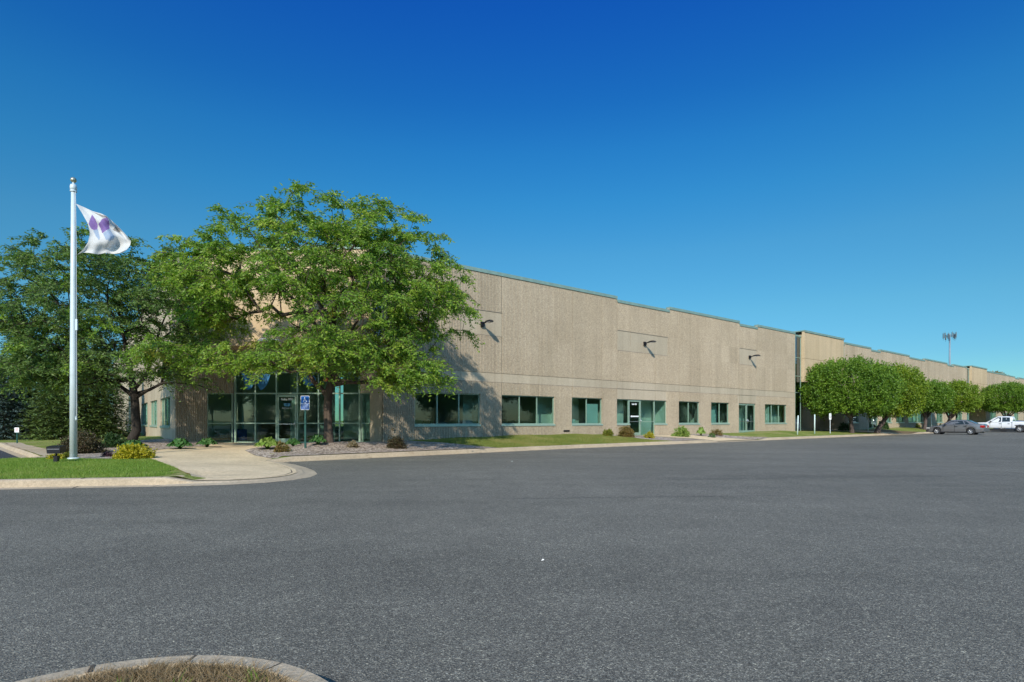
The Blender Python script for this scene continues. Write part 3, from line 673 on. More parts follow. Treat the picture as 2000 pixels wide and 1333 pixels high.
def door(pl, s0, s1, z0, z1_, handle_right=True):
    m = MB(); n0, n1 = -.155, -.075; st = .10
    m.obox(pl, (s0+.02,n0,z0+.02), (s0+st,n1,z1_-.02)); m.obox(pl, (s1-st,n0,z0+.02), (s1-.02,n1,z1_-.02))
    m.obox(pl, (s0+st,n0+.001,z1_-.15), (s1-st,n1-.001,z1_-.02)); m.obox(pl, (s0+st,n0+.001,z0+.02), (s1-st,n1-.001,z0+.24))
    d = m.build('door', M['frame'], bld)
    g_ = MB(); g_.obox(pl, (s0+st-.01,-.12,z0+.23), (s1-st+.01,-.11,z1_-.14)); g_.build('pane', M['glass'], d)
    h_ = MB(); hs_ = s1-st/2-.02 if handle_right else s0+st/2+.02; dr = -1 if handle_right else 1
    h_.tube([pl.p(hs_,-.07,z0+.85), pl.p(hs_,.0,z0+.87), pl.p(hs_,.01,z0+1.0), pl.p(hs_,.01,z0+1.15), pl.p(hs_,-.07,z0+1.18)], .016, 6)
    h_.obox(pl, (s0+st,-.10,z0+.98), (s1-st,-.072,z0+1.02)); h_.build('handle', M['chrome'], d)
    return d
# corner entrance: six bays, door in the third
bay = diag.len/6
tr = MB(); nf = -.07
for i in range(7):
    x = i*bay; hw = .035 if 0 < i < 6 else .05; x = min(max(x, hw), diag.len-hw); tr.obox(diag, (x-hw,-.17,FLC), (x+hw,nf,SOF))
for z in (FLC+.04, HC, 3.95, SOF-.06):
    for i in range(6):
        if i == 2 and z < 1: continue
        tr.obox(diag, (i*bay+.036,-.168,z-.035), ((i+1)*bay-.036,nf-.002,z+.035))
for i in range(6):
    if i != 2: tr.obox(diag, (i*bay+.036,-.166,1.25), ((i+1)*bay-.036,nf-.003,1.31))
cw = tr.build('entrance_glazing', M['frame'], bld)
g_ = MB()
for i in range(6):
    if i != 2: g_.obox(diag, (i*bay+.02,-.125,FLC+.05), ((i+1)*bay-.02,-.115,HC))
    g_.obox(diag, (i*bay+.02,-.1252,HC+.01), ((i+1)*bay-.02,-.1152,SOF-.04))
g_.build('pane', M['glass'], cw)
dr1 = door(diag, 2*bay+.035, 3*bay-.035, FLC, HC-.04)
window(retl, 1.40, 2.60, FLC, HC, 1, bars=(1.28,), sill=False, name='side_light')
window(retr, .02, 1.25, FLC, HC, 1, bars=(1.28,), sill=False, name='side_light')
lett = plain('white_vinyl', (.75,.78,.76), .5, var=.02)
dec = plain('blue_vinyl', (.02,.16,.36), .5, var=.05); dec2 = plain('orange_vinyl', (.5,.16,.03), .5, var=.05); dec3 = plain('light_blue_vinyl', (.08,.3,.5), .5, var=.05)
dc = (2.5*bay)
text_obj('lettering', 'Suite 800', diag, dc, -.105, HC-.36, .165, lett, dr1, .006)
text_obj('lettering', 'WEYLAND', diag, dc, -.105, HC-.80, .085, lett, dr1, .001, sx=1.25)
def poly_decal(name, pl, shapes, n, parent):
    for pts, mi in shapes:
        m = MB(); m.add([pl.p(a, n, z) for a, z in pts], [tuple(range(len(pts)))]); m.build(name, [dec, dec2, dec3, lett][mi], parent)
def petal(cx, cz, w_, h_, lean=0):
    out = []
    for k in range(20):
        t = 2*math.pi*k/20; x = w_*math.copysign(abs(math.cos(t))**.8, math.cos(t)); y = h_*math.copysign(abs(math.sin(t))**1.2, math.sin(t))
        out.append((cx+x+lean*y, cz+y))
    return out
poly_decal('logo', diag, [(petal(dc-.09,HC-.60,.08,.09,-.3),2),(petal(dc+.09,HC-.60,.08,.09,.3),2),(petal(dc,HC-.56,.05,.06),0)], -.104, dr1)
poly_decal('window_decal', diag, [([(.32,4.05),(.95,4.05),(1.06,3.55),(.92,3.15),(.75,3.02),(.6,3.12)],0), ([(1.16,3.9),(1.9,3.9),(1.75,3.35),(1.5,3.06),(1.38,3.02),(1.2,3.3)],0),
   (petal(3*bay+.62,3.55,.36,.3),0), (petal(4*bay+.5,3.62,.26,.14,.3),1), (petal(4*bay+.72,3.5,.12,.09),1)], -.11, cw)
# second entrance
a, b = fu(1229.5), fu(1252.5); dr2 = door(front, a, b, FL, HD)
window(front, fu(1252.5), fu(1279.5), FL, HD, 1, bars=(1.35,), sill=False, name='side_light')
text_obj('lettering', 'Suite 820', front, (a+b)/2, -.105, HD-.36, .15, lett, dr2, .006, sx=.9)
poly_decal('logo', front, [([(a+.2,1.72),(a+.34,1.80),(a+.34,1.76),(b-.15,1.76),(b-.15,1.67),(a+.34,1.67),(a+.34,1.63)],3)], -.104, dr2)
# paired glass door further along
a, b = fu(1443), fu(1476); mid = (a+b)/2
door(front, a, mid, FL, HD, True); door(front, mid, b, FL, HD, False)
a, b = pu(1697)-E2, pu(1715.5)-E2; mid = (a+b)/2
door(f2, a, mid, FL, HD, True); door(f2, mid, b, FL, HD, False)
# notices and blinds behind the glass
pp = plain('paper', (.62,.72,.7), .8, var=.05, bs=2)
m = MB(); s0, s1_ = fu(1150), fu(1173); m.obox(front, (s0,-.26,1.22), (s1_,-.25,2.5)); m.build('window_blind', pp, bld)
m = MB(); s0, s1_ = fu(1390), fu(1403); m.obox(front, (s0,-.3,1.22), (s1_,-.29,2.3)); m.build('window_blind', pp, bld)
m = MB(); s0, s1_ = fu(1120), fu(1130); m.obox(front, (s0,-.3,1.22), (s1_,-.29,1.5)); m.build('window_blind', pp, bld)
for px in (1777, 1786, 1797): m = MB(); s0 = pu(px)-E2; m.obox(f2, (s0,-.3,1.25), (s0+1.2,-.29,2.3)); m.build('window_blind', pp, bld)
# straight entrances: glazing in the recess
for a, b in ((E1,E2),(E3,E4)):
    bk = PL((a,2.4),(b,2.4)); ww_ = (b-a)*.62; tr = MB(); nb = 5; bb = ww_/nb
    for i in range(nb+1):
        x = min(max(i*bb,.04), ww_-.04); tr.obox(bk, (x-.035,-.17,FL), (x+.035,-.07,SOF))
    for z in (FL+.04, 1.28, HC, 3.95, SOF-.05):
        for i in range(nb):
            if i == 3 and z < 1.5: continue
            tr.obox(bk, (i*bb+.036,-.168,z-.03), ((i+1)*bb-.036,-.072,z+.03))
    cw2 = tr.build('entrance_glazing', M['frame'], bld); g_ = MB(); g_.obox(bk, (.02,-.125,FL+.05), (ww_-.02,-.115,SOF-.04)); g_.build('pane', M['glass'], cw2)
    d = door(bk, 3*bb+.04, 4*bb-.04, FL, HC-.04)
    if a == E1: poly_decal('logo', bk, [([(4.15*bb,2.35),(4.4*bb,2.6),(4.5*bb,2.35)],3),([(4.1*bb,2.05),(4.85*bb,2.05),(4.85*bb,2.2),(4.1*bb,2.2)],3)], -.06, cw2)
# hose tap and vent on the wall
m = MB(); s0 = fu(766); m.tube([front.p(s0,0,1.0),front.p(s0,.1,1.0),front.p(s0,.14,.94)], .025, 8); m.lathe([(.0,-.01),(.06,-.01),(.06,.01),(0,.01)], 10, front.p(s0,.13,1.06)); m.build('hose_tap', plain('dull_brass', (.3,.24,.14), .5, .6, var=.1), bld)
m = MB(); s0 = fu(1100); m.obox(front, (s0,.0,.74), (s0+.5,.05,.84)); 
for k in range(4): m.obox(front, (s0+.02,.051,.75+k*.022), (s0+.48,.06,.76+k*.022))
m.build('wall_vent', M['dark'], bld)
# ------------------------------------------------------------------ wall lamps
def wall_lamp(px, py, label, sc=1):
    u = pu(px); x, y = W(u, 0.03); Y = (DD)/UC*F/(2409-px); z = CAMZ+(HZ-py)/F*Y
    t = thing('wall_lamp', label, 'wall lamp', (x, y, z), RZ, 'dark floodlights on arms along the long wall')
    m = MB(); m.box((-.11,-.09,-.13),(.11,0,.13)); m.box((-.07,-.14,-.10),(.07,-.091,.10)); m.build('bracket', M['dark'], t)
    m = MB(); m.tube([(0,-.10,.02),(0,-.28,.05),(0,-.45,.06)], .035, 8); m.build('arm', M['dark'], t)
    m = MB()
    sec = [(-.30,.06,.05,.05),(-.42,.12,.075,.06),(-.62,.17,.09,.065),(-.82,.17,.085,.06),(-.94,.12,.05,.045),(-.98,.05,.02,.04)]
    V = []
    for yy, hw, hh, zc in sec:
        for k in range(10):
            a_ = 2*math.pi*k/10; V.append((hw*math.cos(a_), yy, zc + (hh if math.sin(a_) > 0 else hh*.35)*math.sin(a_)))
    Fc = [(i*10+k, i*10+(k+1)%10, (i+1)*10+(k+1)%10, (i+1)*10+k) for i in range(len(sec)-1) for k in range(10)] + [tuple(range(10)), tuple(range(50,60))[::-1]]
    m.add(V, Fc, 0, True); m.build('lamp_head', M['dark'], t)
    m = MB(); m.box((-.12,-.86,.005),(.12,-.56,.03)); m.build('lens', plain('lamp_lens', (.35,.35,.36), .2, var=.02), t)
wall_lamp(941, 634, 'dark wall floodlight high above the widest window beside the tree, nearest of the row')
wall_lamp(1258, 672, 'dark wall floodlight high above the suite door, middle of the three on the near wall')
wall_lamp(1463, 698, 'dark wall floodlight above the paired glass door, nearest the glass strip')
wall_lamp(1792, 740, 'small far wall floodlight just above the gap between the rounded trees')
wall_lamp(1855, 749, 'farthest small wall floodlight above the lower pair of rounded trees')
# ------------------------------------------------------------------ vegetation
def rot_to(d):          # (n,3) unit directions -> side and up vectors
    up = np.tile(np.array([0,0,1.0]), (len(d),1)); s = np.cross(d, up); nrm = np.linalg.norm(s, axis=1, keepdims=True); s = np.where(nrm > 1e-3, s/np.maximum(nrm,1e-6), np.array([1.0,0,0]))
    return s, np.cross(s, d)
def leaves(c, d, L_, W_, roll=None, shape='quad'):
    """c base points, d directions, L_ lengths, W_ widths -> quads (pointed kite)"""
    s, u = rot_to(d); n = len(c)
    roll = rng.uniform(0, 2*np.pi, n) if roll is None else roll
    w_ = (s*np.cos(roll)[:,None] + u*np.sin(roll)[:,None])*np.asarray(W_).reshape(-1,1)*.5
    L_ = np.asarray(L_).reshape(-1,1)
    return np.stack([c, c+d*L_*.45-w_, c+d*L_, c+d*L_*.45+w_], 1)
def unit(v): return v/np.maximum(np.linalg.norm(v, axis=-1, keepdims=True), 1e-9)
def skeleton(mb, trunk, radii, targets, rmin=.008, k=6, step=.55, curl=.12, pull=.35, base_i=2):
    """grow limbs from a hand-laid trunk to every target; returns per-target direction"""
    pos = [np.array(p, float) for p in trunk]; par = [-1]+list(range(len(trunk)-1)); kids = None
    order = np.argsort([np.linalg.norm(np.array(t)-pos[base_i]) for t in targets])
    nodes = np.array(pos); dirs = np.zeros((len(targets),3)); tips = []
    parent = par[:]; pts = list(nodes)
    dist0 = [0.0]
    for i in range(1,len(pts)): dist0.append(dist0[-1]+np.linalg.norm(pts[i]-pts[i-1]))
    for ti in order:
        T = np.array(targets[ti], float); A = np.array(pts); dv = T-A; dd = np.linalg.norm(dv, axis=1)
        cost = dd + pull*np.array(dist0)*.5 + np.where(A[:,2] > T[2]+.3, 2.5, 0)
        cost[:base_i] += 50
        j = int(cost.argmin()); a = A[j]; d = dd[j]
        n = max(1, int(d/step)); last = j
        side = rng.normal(0, curl*d, 3)*.5; side[2] = -abs(side[2])*.6 - .06*d
        for q in range(1, n+1):
            t = q/n; p = a+(T-a)*t + side*math.sin(math.pi*t) + (rng.normal(0,.02,3) if q < n else 0)
            pts.append(p); parent.append(last); dist0.append(dist0[last]+np.linalg.norm(p-pts[last])); last = len(pts)-1
        tips.append(last); dd_ = pts[last]-pts[parent[last]]; dirs[ti] = dd_/max(np.linalg.norm(dd_),1e-6)
    N = len(pts); wgt = np.zeros(N)
    for t in tips: wgt[t] += 1
    for i in range(N-1, 0, -1):
        if parent[i] >= 0: wgt[parent[i]] += wgt[i]
    wmax = wgt[len(trunk)-1] if wgt[len(trunk)-1] > 0 else 1
    r = radii[-1]*(np.maximum(wgt,1)/max(wgt[len(trunk)-1],1))**.5
    r = np.maximum(r, rmin); r[:len(trunk)] = radii
    # chains
    ch = [[] for _ in range(N)]
    for i in range(1, N): ch[parent[i]].append(i)
    starts = [(0, None)]
    seen = np.zeros(N, bool)
    stack = [(0, -1)]
    while stack:
        i, frm = stack.pop(); line = ([pts[frm]] if frm >= 0 else []); rr = ([min(r[frm], r[i]*1.25)] if frm >= 0 else [])
        while True:
            line.append(pts[i]); rr.append(r[i]); c = ch[i]
            if not c: break
            c = sorted(c, key=lambda x: -wgt[x]) if i >= len(trunk)-1 else ([i+1]+[x for x in c if x != i+1])
            for x in c[1:]: stack.append((x, i))
            i = c[0]
        if len(line) > 1: mb.tube(line, rr, k if rr[0] > .03 else 4, 0, cap=False)
    return dirs
def inside_building(p, marg=.25):
    x, y = p[0], p[1]; d = np.array([x, y])-O; u, v = d@Uv, d@Vv
    if u > uR and v < marg: return True
    q = np.array([x, y]); 
    if y > 27.1-marg and -16.9 < x < -5.9: return True
    if u > uL - marg and v < -dL + marg: return True
    return False
def sample_env(envs, n, dens=None, shell=.45):
    out = []; vol = np.array([e[2][0]*e[2][1]*e[2][2]*e[3] for e in envs], float)**.8; pr = vol/vol.sum()
    tries = 0
    while len(out) < n and tries < n*60:
        tries += 1; e_ = envs[rng.choice(len(envs), p=pr)]
        v = unit(rng.normal(0,1,3)); rr = rng.uniform(0,1)**shell; p = np.array(e_[0]) + np.array([e_[2][0],e_[2][1],e_[2][2]])*v*rr
        if e_[1] is not None and p[2] < e_[1]: continue
        if inside_building(p): continue
        if dens is not None and rng.uniform() > dens(p): continue
        if out and min((np.array(out[-400:])[:,0]-p[0])**2+(np.array(out[-400:])[:,1]-p[1])**2+4*(np.array(out[-400:])[:,2]-p[2])**2) < .05: continue
        out.append(p)
    return out
def locust(name, label, base, trunk, radii, envs, n, leafm, dens=None, per=120, lsz=.15, accent=None, barkm='bark'):
    root = thing(name, label, 'tree', base)
    B = np.array(base); tg_ = sample_env(envs, n, dens); tb = MB()
    dirs = skeleton(tb, trunk, radii, tg_)
    tb.v = [tuple(np.array(v)-B) for v in tb.v]; tb.build('trunk', M[barkm], root)
    T = np.array(tg_); cs = []; ds = []; mid = np.array([T[:,0].mean(), T[:,1].mean(), T[:,2].mean()])
    tw = MB()
    Q = []; Qm = []
    for i, t in enumerate(T):
        out = t-mid; out[2] *= .3; out = out/max(np.linalg.norm(out),1e-6)
        m_ = accent(t) if accent else 0
        sub = rng.integers(5, 9)
        for s_ in range(sub):
            a = rng.uniform(-1.9,1.9); h = np.array([out[0]*math.cos(a)-out[1]*math.sin(a), out[0]*math.sin(a)+out[1]*math.cos(a), rng.uniform(-.35,.35) + (.3 if t[2] > mid[2]+1.5 else -.1)]); h = h/np.linalg.norm(h)
            ln_ = rng.uniform(.35,.95); k = int(per/sub*rng.uniform(.6,1.3))
            x = rng.uniform(0,1,k)**.8; droop = -.22*(x*ln_/.6)**2
            c = t + h[None]*(x*ln_)[:,None]; c[:,2] += droop; c += rng.normal(0,.045,(k,3))
            d = unit(rng.normal(0,1,(k,3))*np.array([1,1,.45]) + h*.6 + np.array([0,0,-.55]))
            q = leaves(c, d, rng.uniform(.7,1.35,k)*lsz, rng.uniform(.28,.5,k)*lsz)
            Q.append(q); Qm.append(np.full(k, m_))
            tip = t+h*ln_; tip[2] -= .22*(ln_/.6)**2*.8
            tw.tube([t-B, (t+h*ln_*.5)-B, tip-B], [.009,.007,.004], 3, 0, cap=False)
    Q = np.concatenate(Q)-B; Qm = np.concatenate(Qm); cr = MB()
    for k_ in np.unique(Qm): cr.quads(Q[Qm==k_], int(k_))
    cr.build('crown', leafm, root); tw.build('twigs', M[barkm], root)
    return root
# centre tree
cb = (-7.72, 23.5, z1(-7.72,23.5)-.05)
def cx(px, py, Y=23.5): return np.array(PD(px, py, Y))
trunkC = [cb, (-7.74,23.5,1.2), (-7.76,23.48,2.0), (-7.72,23.5,2.6), cx(648,740), cx(652,700), cx(650,650), cx(655,590)]
radC = [.235,.185,.175,.17,.15,.14,.12,.085]
def dC(p):
    px = 1000+p[0]/p[1]*F; py = HZ-(p[2]-CAMZ)/p[1]*F
    if 455 < px < 590 and 570 < py < 685: return .28
    if 600 < px < 760 and 590 < py < 640: return .5
    if py > 700 and 690 < px < 730: return .35
    if px > 800 and 660 < py < 720: return .35
    if py < 430: return .65
    if py > 700 and px < 640 and py > 745: return .15
    return 1
envC = [((-7.6,22.6,6.9),3.9,(5.4,3.9,3.7),1.0), ((-7.0,22.4,9.1),None,(3.2,2.4,1.3),.7), ((-11.5,22.4,7.0),None,(2.6,2.4,1.9),.85), ((-3.6,22.6,6.3),None,(2.1,2.2,2.0),1.0),
        ((-4.3,21.9,3.55),None,(2.1,1.6,.95),3.0), ((-7.9,21.0,4.1),None,(3.0,1.7,.85),1.6), ((-12.9,22.0,4.25),None,(1.9,1.7,.55),1.6), ((-10.4,21.6,3.75),None,(1.6,1.4,.5),1.0)]
# two low limbs laid by hand as extra trunks
def accC(t):
    r = rng.uniform(); return 1 if r < .06 and t[2] < 6 else (2 if r < .064 and t[2] < 4.6 else 0)
tC = locust('honey_locust_tree', 'largest tree, wide airy light green crown in front of the glazed corner entrance', cb, trunkC, radC, envC, 780, [M['locust'], M['yellowgreen'], M['gold']], dC, 200, .13, accC)
low = MB(); B = np.array(cb)
for line, rr in (([cx(645,783),cx(632,765),cx(612,745),cx(600,722),cx(590,690,22.8),cx(570,660,22.2)],[.13,.105,.095,.085,.06,.03]),
                 ([cx(652,752),cx(680,747,23.3),cx(720,748,22.9),cx(760,748,22.5),cx(800,742,22.2),cx(835,755,22.0)],[.1,.075,.065,.055,.035,.015]),
                 ([cx(655,748),cx(662,720),cx(668,690,23.2),cx(690,640,22.6),cx(720,590,22.4)],[.1,.085,.075,.055,.03]),
                 ([cx(650,690),cx(620,640,23),cx(580,590,22.6),cx(530,550,22.4),cx(480,520,22.2)],[.09,.07,.06,.045,.02])):
    low.tube([p-B for p in line], rr, 8, 0, cap=False)
low.build('limb', M['bark'], tC)
# left tree
lb = (-16.85, 24.6, z1(-16.85,24.6)-.05)
def lx(px, py, Y=24.6): return np.array(PD(px, py, Y))
trunkL = [lb, lx(267,840), lx(265,810), lx(264,790), lx(262,770), lx(258,740), lx(250,700), lx(240,650)]
radL = [.25,.2,.185,.18,.17,.13,.10,.07]
def dL_(p):
    px = 1000+p[0]/p[1]*F; py = HZ-(p[2]-CAMZ)/p[1]*F
    if py > 755: return .25 if px < 240 else .05
    if 230 < px < 330 and 600 < py < 740: return .5
    if px < 40 and 640 < py < 700: return .2
    return 1
envL = [((-17.4,23.9,6.0),3.0,(4.7,3.7,3.4),1.0), ((-20.3,23.4,4.6),None,(2.6,2.3,1.9),1.0), ((-14.6,23.8,6.6),None,(2.4,2.2,2.1),.8), ((-20.6,23.4,7.6),None,(1.7,1.6,1.2),.5), ((-19.0,23.0,3.4),None,(2.4,1.8,.9),.9), ((-14.2,23.4,3.4),None,(1.3,1.2,.4),.6)]
tL = locust('honey_locust_tree', 'darker green tree behind the flagpole, shading the narrow windows of the side wall', lb, trunkL, radL, envL, 540, [M['locust_dark'], M['yellowgreen'], M['locust']], dL_, 180, .13, lambda t: 2 if rng.uniform() < .06 else 0, 'bark_dark')
low = MB(); B = np.array(lb)
for line, rr in (([lx(262,775),lx(245,762),lx(225,748),lx(195,735),lx(160,722,24),lx(120,715,23.6)],[.11,.085,.07,.055,.035,.015]),
                 ([lx(268,775),lx(290,762),lx(320,748),lx(345,748),lx(385,752,24),lx(420,765,23.8)],[.09,.065,.05,.04,.03,.012]),
                 ([lx(262,760),lx(285,735),lx(300,690),lx(310,650),lx(330,600,24)],[.1,.08,.06,.045,.02])):
    low.tube([p-B for p in line], rr, 8, 0, cap=False)
low.build('limb', M['bark_dark'], tL)

# rounded pear trees along the wall
def round_tree(base, rx, ry, zc, rz, n, leafm, trunk_top, lean=(0,0), r0=.2, lsz=.17, label='', flat=.8, seed=1):
    r_ = np.random.default_rng(seed); root = thing('rounded_tree', label, 'tree', base, 0, 'rounded trees along the long wall')
    tb = MB(); tx, ty = lean; split = trunk_top
    tb.tube([(0,0,-.1),(tx*.2,ty*.2,split*.5),(tx*.5,ty*.5,split)], [r0*1.15,r0*.85,r0*.8], 9, 0, cap=False)
    for k in range(9):
        a = 2*math.pi*k/9+r_.uniform(-.3,.3); rr = r_.uniform(.45,.8); zz = zc + r_.uniform(-.3,.6)*rz
        mid_ = (tx*.7+math.cos(a)*rx*rr*.4, ty*.7+math.sin(a)*ry*rr*.4, split+(zz-split)*.45)
        tb.tube([(tx*.5,ty*.5,split-.1), mid_, (tx+math.cos(a)*rx*rr, ty+math.sin(a)*ry*rr, zz)], [r0*.5,r0*.3,r0*.1], 6, 0, cap=False)
    tb.build('trunk', M['bark_grey'], root)
    nc = int(n/26); v = unit(r_.normal(0,1,(nc,3))); v[:,2] = np.where(v[:,2] < -flat, -flat*r_.uniform(.6,1,nc), v[:,2])
    rad = 1-.38*r_.uniform(0,1,nc)**1.6; bumpy = 1+.07*np.sin(v[:,0]*7+1)*np.cos(v[:,1]*6+v[:,2]*8)+r_.normal(0,.03,nc)
    C = np.array([tx,ty,zc]) + v*np.array([rx,ry,rz])*(rad*bumpy)[:,None]
    idx = np.repeat(np.arange(nc), 26); k = len(idx); c = C[idx]+r_.normal(0,.17,(k,3)); 
    d = unit(v[idx]*.5 + r_.normal(0,.8,(k,3)) + np.array([0,0,.15]))
    Q = leaves(c, d, r_.uniform(.7,1.3,k)*lsz, r_.uniform(.5,.8,k)*lsz, r_.uniform(0,6.28,k))
    # upright whips on the top
    nt_ = int(nc*.12); vt = unit(r_.normal(0,1,(nt_,3))*np.array([1,1,.3])+np.array([0,0,.9])); base_ = np.array([tx,ty,zc])+vt*np.array([rx,ry,rz])
    it_ = np.repeat(np.arange(nt_), 9); c2 = base_[it_]+np.array([0,0,1])*r_.uniform(-.1,.45,len(it_))[:,None]+r_.normal(0,.04,(len(it_),3)); d2 = unit(np.array([0,0,1])+r_.normal(0,.5,(len(it_),3)))
    Q2 = leaves(c2, d2, r_.uniform(.7,1.2,len(it_))*lsz, np.full(len(it_),.45*lsz), r_.uniform(0,6.28,len(it_)))
    cr = MB(); cr.quads(np.concatenate([Q,Q2])); cr.build('crown', leafm, root); return root
def tree_at(px, dist, dx=0): Y = dist/UC*F/(2409-px); X = (px-1000)/F*Y; return (X, Y, z1(X, Y)-.04)
bA = tree_at(1664, 22.3); rA = round_tree(bA, 4.5, 3.0, 4.1, 2.8, 46000, M['pear'], 1.5, (-.6,-.6), .2, .17, 'big rounded tree nearest the entrance block, its dark trunk behind a small white sign', seed=2)
bB = tree_at(1711, 21.7); rB = round_tree(bB, 2.75, 2.6, 4.0, 2.7, 30000, [M['pear_yellow']], 1.35, (1.6,-.1), .26, .17, 'yellow green rounded tree with a stout leaning trunk, right half of the big double crown', seed=3)
bC = tree_at(1806, 22.4); rC = round_tree(bC, 2.35, 2.5, 3.8, 1.95, 20000, M['pear'], 1.4, (.3,0), .2, .18, 'smaller rounded tree just left of the grey sedan, left one of its pair', seed=4)
bD = tree_at(1845, 22.2); rD = round_tree(bD, 2.6, 2.6, 3.9, 2.05, 20000, [M['pear_yellow']], 1.4, (1.3,0), .2, .18, 'rounded tree whose forked trunk rises directly behind the grey sedan', seed=5)
bE = tree_at(1962, 22.2); rE = round_tree(bE, 4.0, 3.0, 4.6, 2.4, 34000, M['pear'], 1.4, (.6,0), .22, .19, 'dark rounded tree at the right edge, above the white pickup', seed=6)
# conifers
def conifer(name, base, h, r, leafm, label, seed, n=16000, group='conifers behind the side car park'):
    r_ = np.random.default_rng(seed); root = thing(name, label, 'tree', base, r_.uniform(0,6), group)
    tb = MB(); tb.tube([(0,0,-.1),(0,0,h*.5),(0,0,h*.97)], [r*.07,r*.045,.02], 8, 0, cap=False)
    tiers = int(h*3.6); Q = []
    for i in range(tiers):
        z = .25 + (h-.35)*i/tiers; rr = r*(1-z/h)**.85+.08; nb = max(6, int(17*rr/r+5))
        for b_ in range(nb):
            a = 2*math.pi*(b_+r_.uniform(-.3,.3))/nb + i*.7; L_ = rr*r_.uniform(.75,1.12); up = .25*(z/h)-.12
            hd = np.array([math.cos(a), math.sin(a), up]); k = max(5, int(n/(tiers*nb*1.0)*(.4+L_/r)))
            t = r_.uniform(.12,1,k); c = np.array([0,0,z+r_.uniform(-.1,.1)]) + hd[None]*(t*L_)[:,None]; c[:,2] -= .22*L_*t**2 - .12*L_*t**4
            sd = np.array([-math.sin(a), math.cos(a), 0]); wdt = .24*L_*(1.05-t)+.05; sp_ = r_.uniform(-1,1,k)
            c += sd[None]*(sp_*wdt)[:,None]; c[:,2] += r_.normal(0,.035,k)-.10*np.abs(sp_)
            d = unit(hd[None]*.7+sd[None]*(sp_*.9)[:,None]+r_.normal(0,.25,(k,3))+np.array([0,0,.05])); Q.append(leaves(c, d, r_.uniform(.14,.3,k), r_.uniform(.035,.07,k)*1.6, r_.uniform(-.5,.5,k)))
            if b_%2 == 0: tb.tube([(0,0,z), tuple(np.array([0,0,z])+hd*L_*.85-np.array([0,0,.14*L_]))], [.02,.006], 3, 0, cap=False)
    tb.build('trunk', M['bark_dark'], root); cr = MB(); cr.quads(np.concatenate(Q)); cr.build('crown', leafm, root); return root
def far(px, Y): X = (px-1000)/F*Y; return (X, Y, z1(X, Y)-.05)
cons = [(8,36,5.6,2.3,'spruce_blue','blue grey spruce at the left edge, nearest the small white sign',0),
        (58,38,6.9,2.5,'spruce','green spruce just right of the small white sign, pale tips',1),
        (108,36.5,6.2,2.3,'spruce','green spruce standing left of the flagpole behind the burgundy shrub',2),
        (158,37,6.8,2.4,'spruce','green spruce right of the flagpole, seen between pole and side wall',3),
        (203,39,6.4,2.4,'spruce','green spruce touching the far end of the side wall',4),
        (-30,38,7.5,2.5,'spruce_blue','tall blue grey spruce cut by the left edge of the view',5),
        (30,46,9.4,3.0,'spruce','tall dark spruce in the second row behind the blue grey one',6),
        (120,47,8.6,3.0,'spruce','tall dark spruce in the second row, its top behind the flagpole',7),
        (190,50,8.8,3.0,'spruce','tall dark spruce in the second row near the side wall corner',8),
        (-90,42,8.5,3.0,'spruce','spruce outside the left edge whose branches reach into view',9)]
for px, Y, h_, r__, mt, lb_, sd in cons: conifer('spruce_tree', far(px, Y), h_, r__, M[mt], lb_, 20+sd, 15000 if Y < 40 else 11000)
# autumn tree behind the roof
bt = PD(1939, 760, 165); r_ = np.random.default_rng(5); root = thing('autumn_tree', 'brown leaved treetop just showing above the far roof line', 'tree', (bt[0], bt[1], 0))
tb = MB(); tb.tube([(0,0,0),(0,0,7),(.3,0,13)], [.4,.3,.1], 8); tb.build('trunk', M['bark_dark'], root)
c = np.array([0,0,12.6])+unit(r_.normal(0,1,(6000,3)))*np.array([4.6,4,3.4])*r_.uniform(.5,1,(6000,1)); cr = MB(); cr.quads(leaves(c, unit(r_.normal(0,1,(6000,3))), r_.uniform(.3,.6,6000), r_.uniform(.2,.4,6000))); cr.build('crown', M['rust'], root)
# ------------------------------------------------------------------ shrubs and perennials
def wall_spot(px, v): Y = (DD-v)/UC*F/(2409-px); X = (px-1000)/F*Y; return (X, Y, z1(X, Y))
def shrub(name, label, px, py, wpx, hpx, mt, lsz=.06, n=2600, group=None, cat='shrub', squash=1, seed=0, dense=1.0, cluster=60):
    X, Y, Z = ground_at(px, py) if py > 860 else wall_spot(px, (py-836)*.11); wr = wpx/F*Y/2*.78; hh = hpx/F*Y*.8; r_ = np.random.default_rng(100+seed)
    root = thing(name, label, cat, (X, Y+wr*.5, z1(X,Y+wr*.5)-.02), 0, group)
    nc = cluster; v = unit(r_.normal(0,1,(nc,3))); v[:,2] = abs(v[:,2]); C = v*np.array([wr,wr*.8,hh])*(1-.45*r_.uniform(0,1,nc)**2)[:,None]*(1+r_.normal(0,.09,nc))[:,None]
    n = int(n*dense); idx = r_.integers(0,nc,n); c = C[idx]*(1) + r_.normal(0,.13*wr,(n,3)); c[:,2] = np.abs(c[:,2])+.01
    d = unit(v[idx]*.7+r_.normal(0,.7,(n,3))+np.array([0,0,.25])); cr = MB(); cr.quads(leaves(c, d, r_.uniform(.7,1.4,n)*lsz, r_.uniform(.45,.8,n)*lsz)); cr.build('foliage', M[mt] if isinstance(mt,str) else mt, root)
    tb = MB()
    for k in range(0, nc, 2): tb.tube([(r_.normal(0,.04),r_.normal(0,.04),-.02), tuple(C[k]*.5+np.array([0,0,.03])), tuple(C[k]*.96)], [.009,.006,.003], 3, 0, cap=False)
    tb.build('stems', M['bark_dark'], root); return root
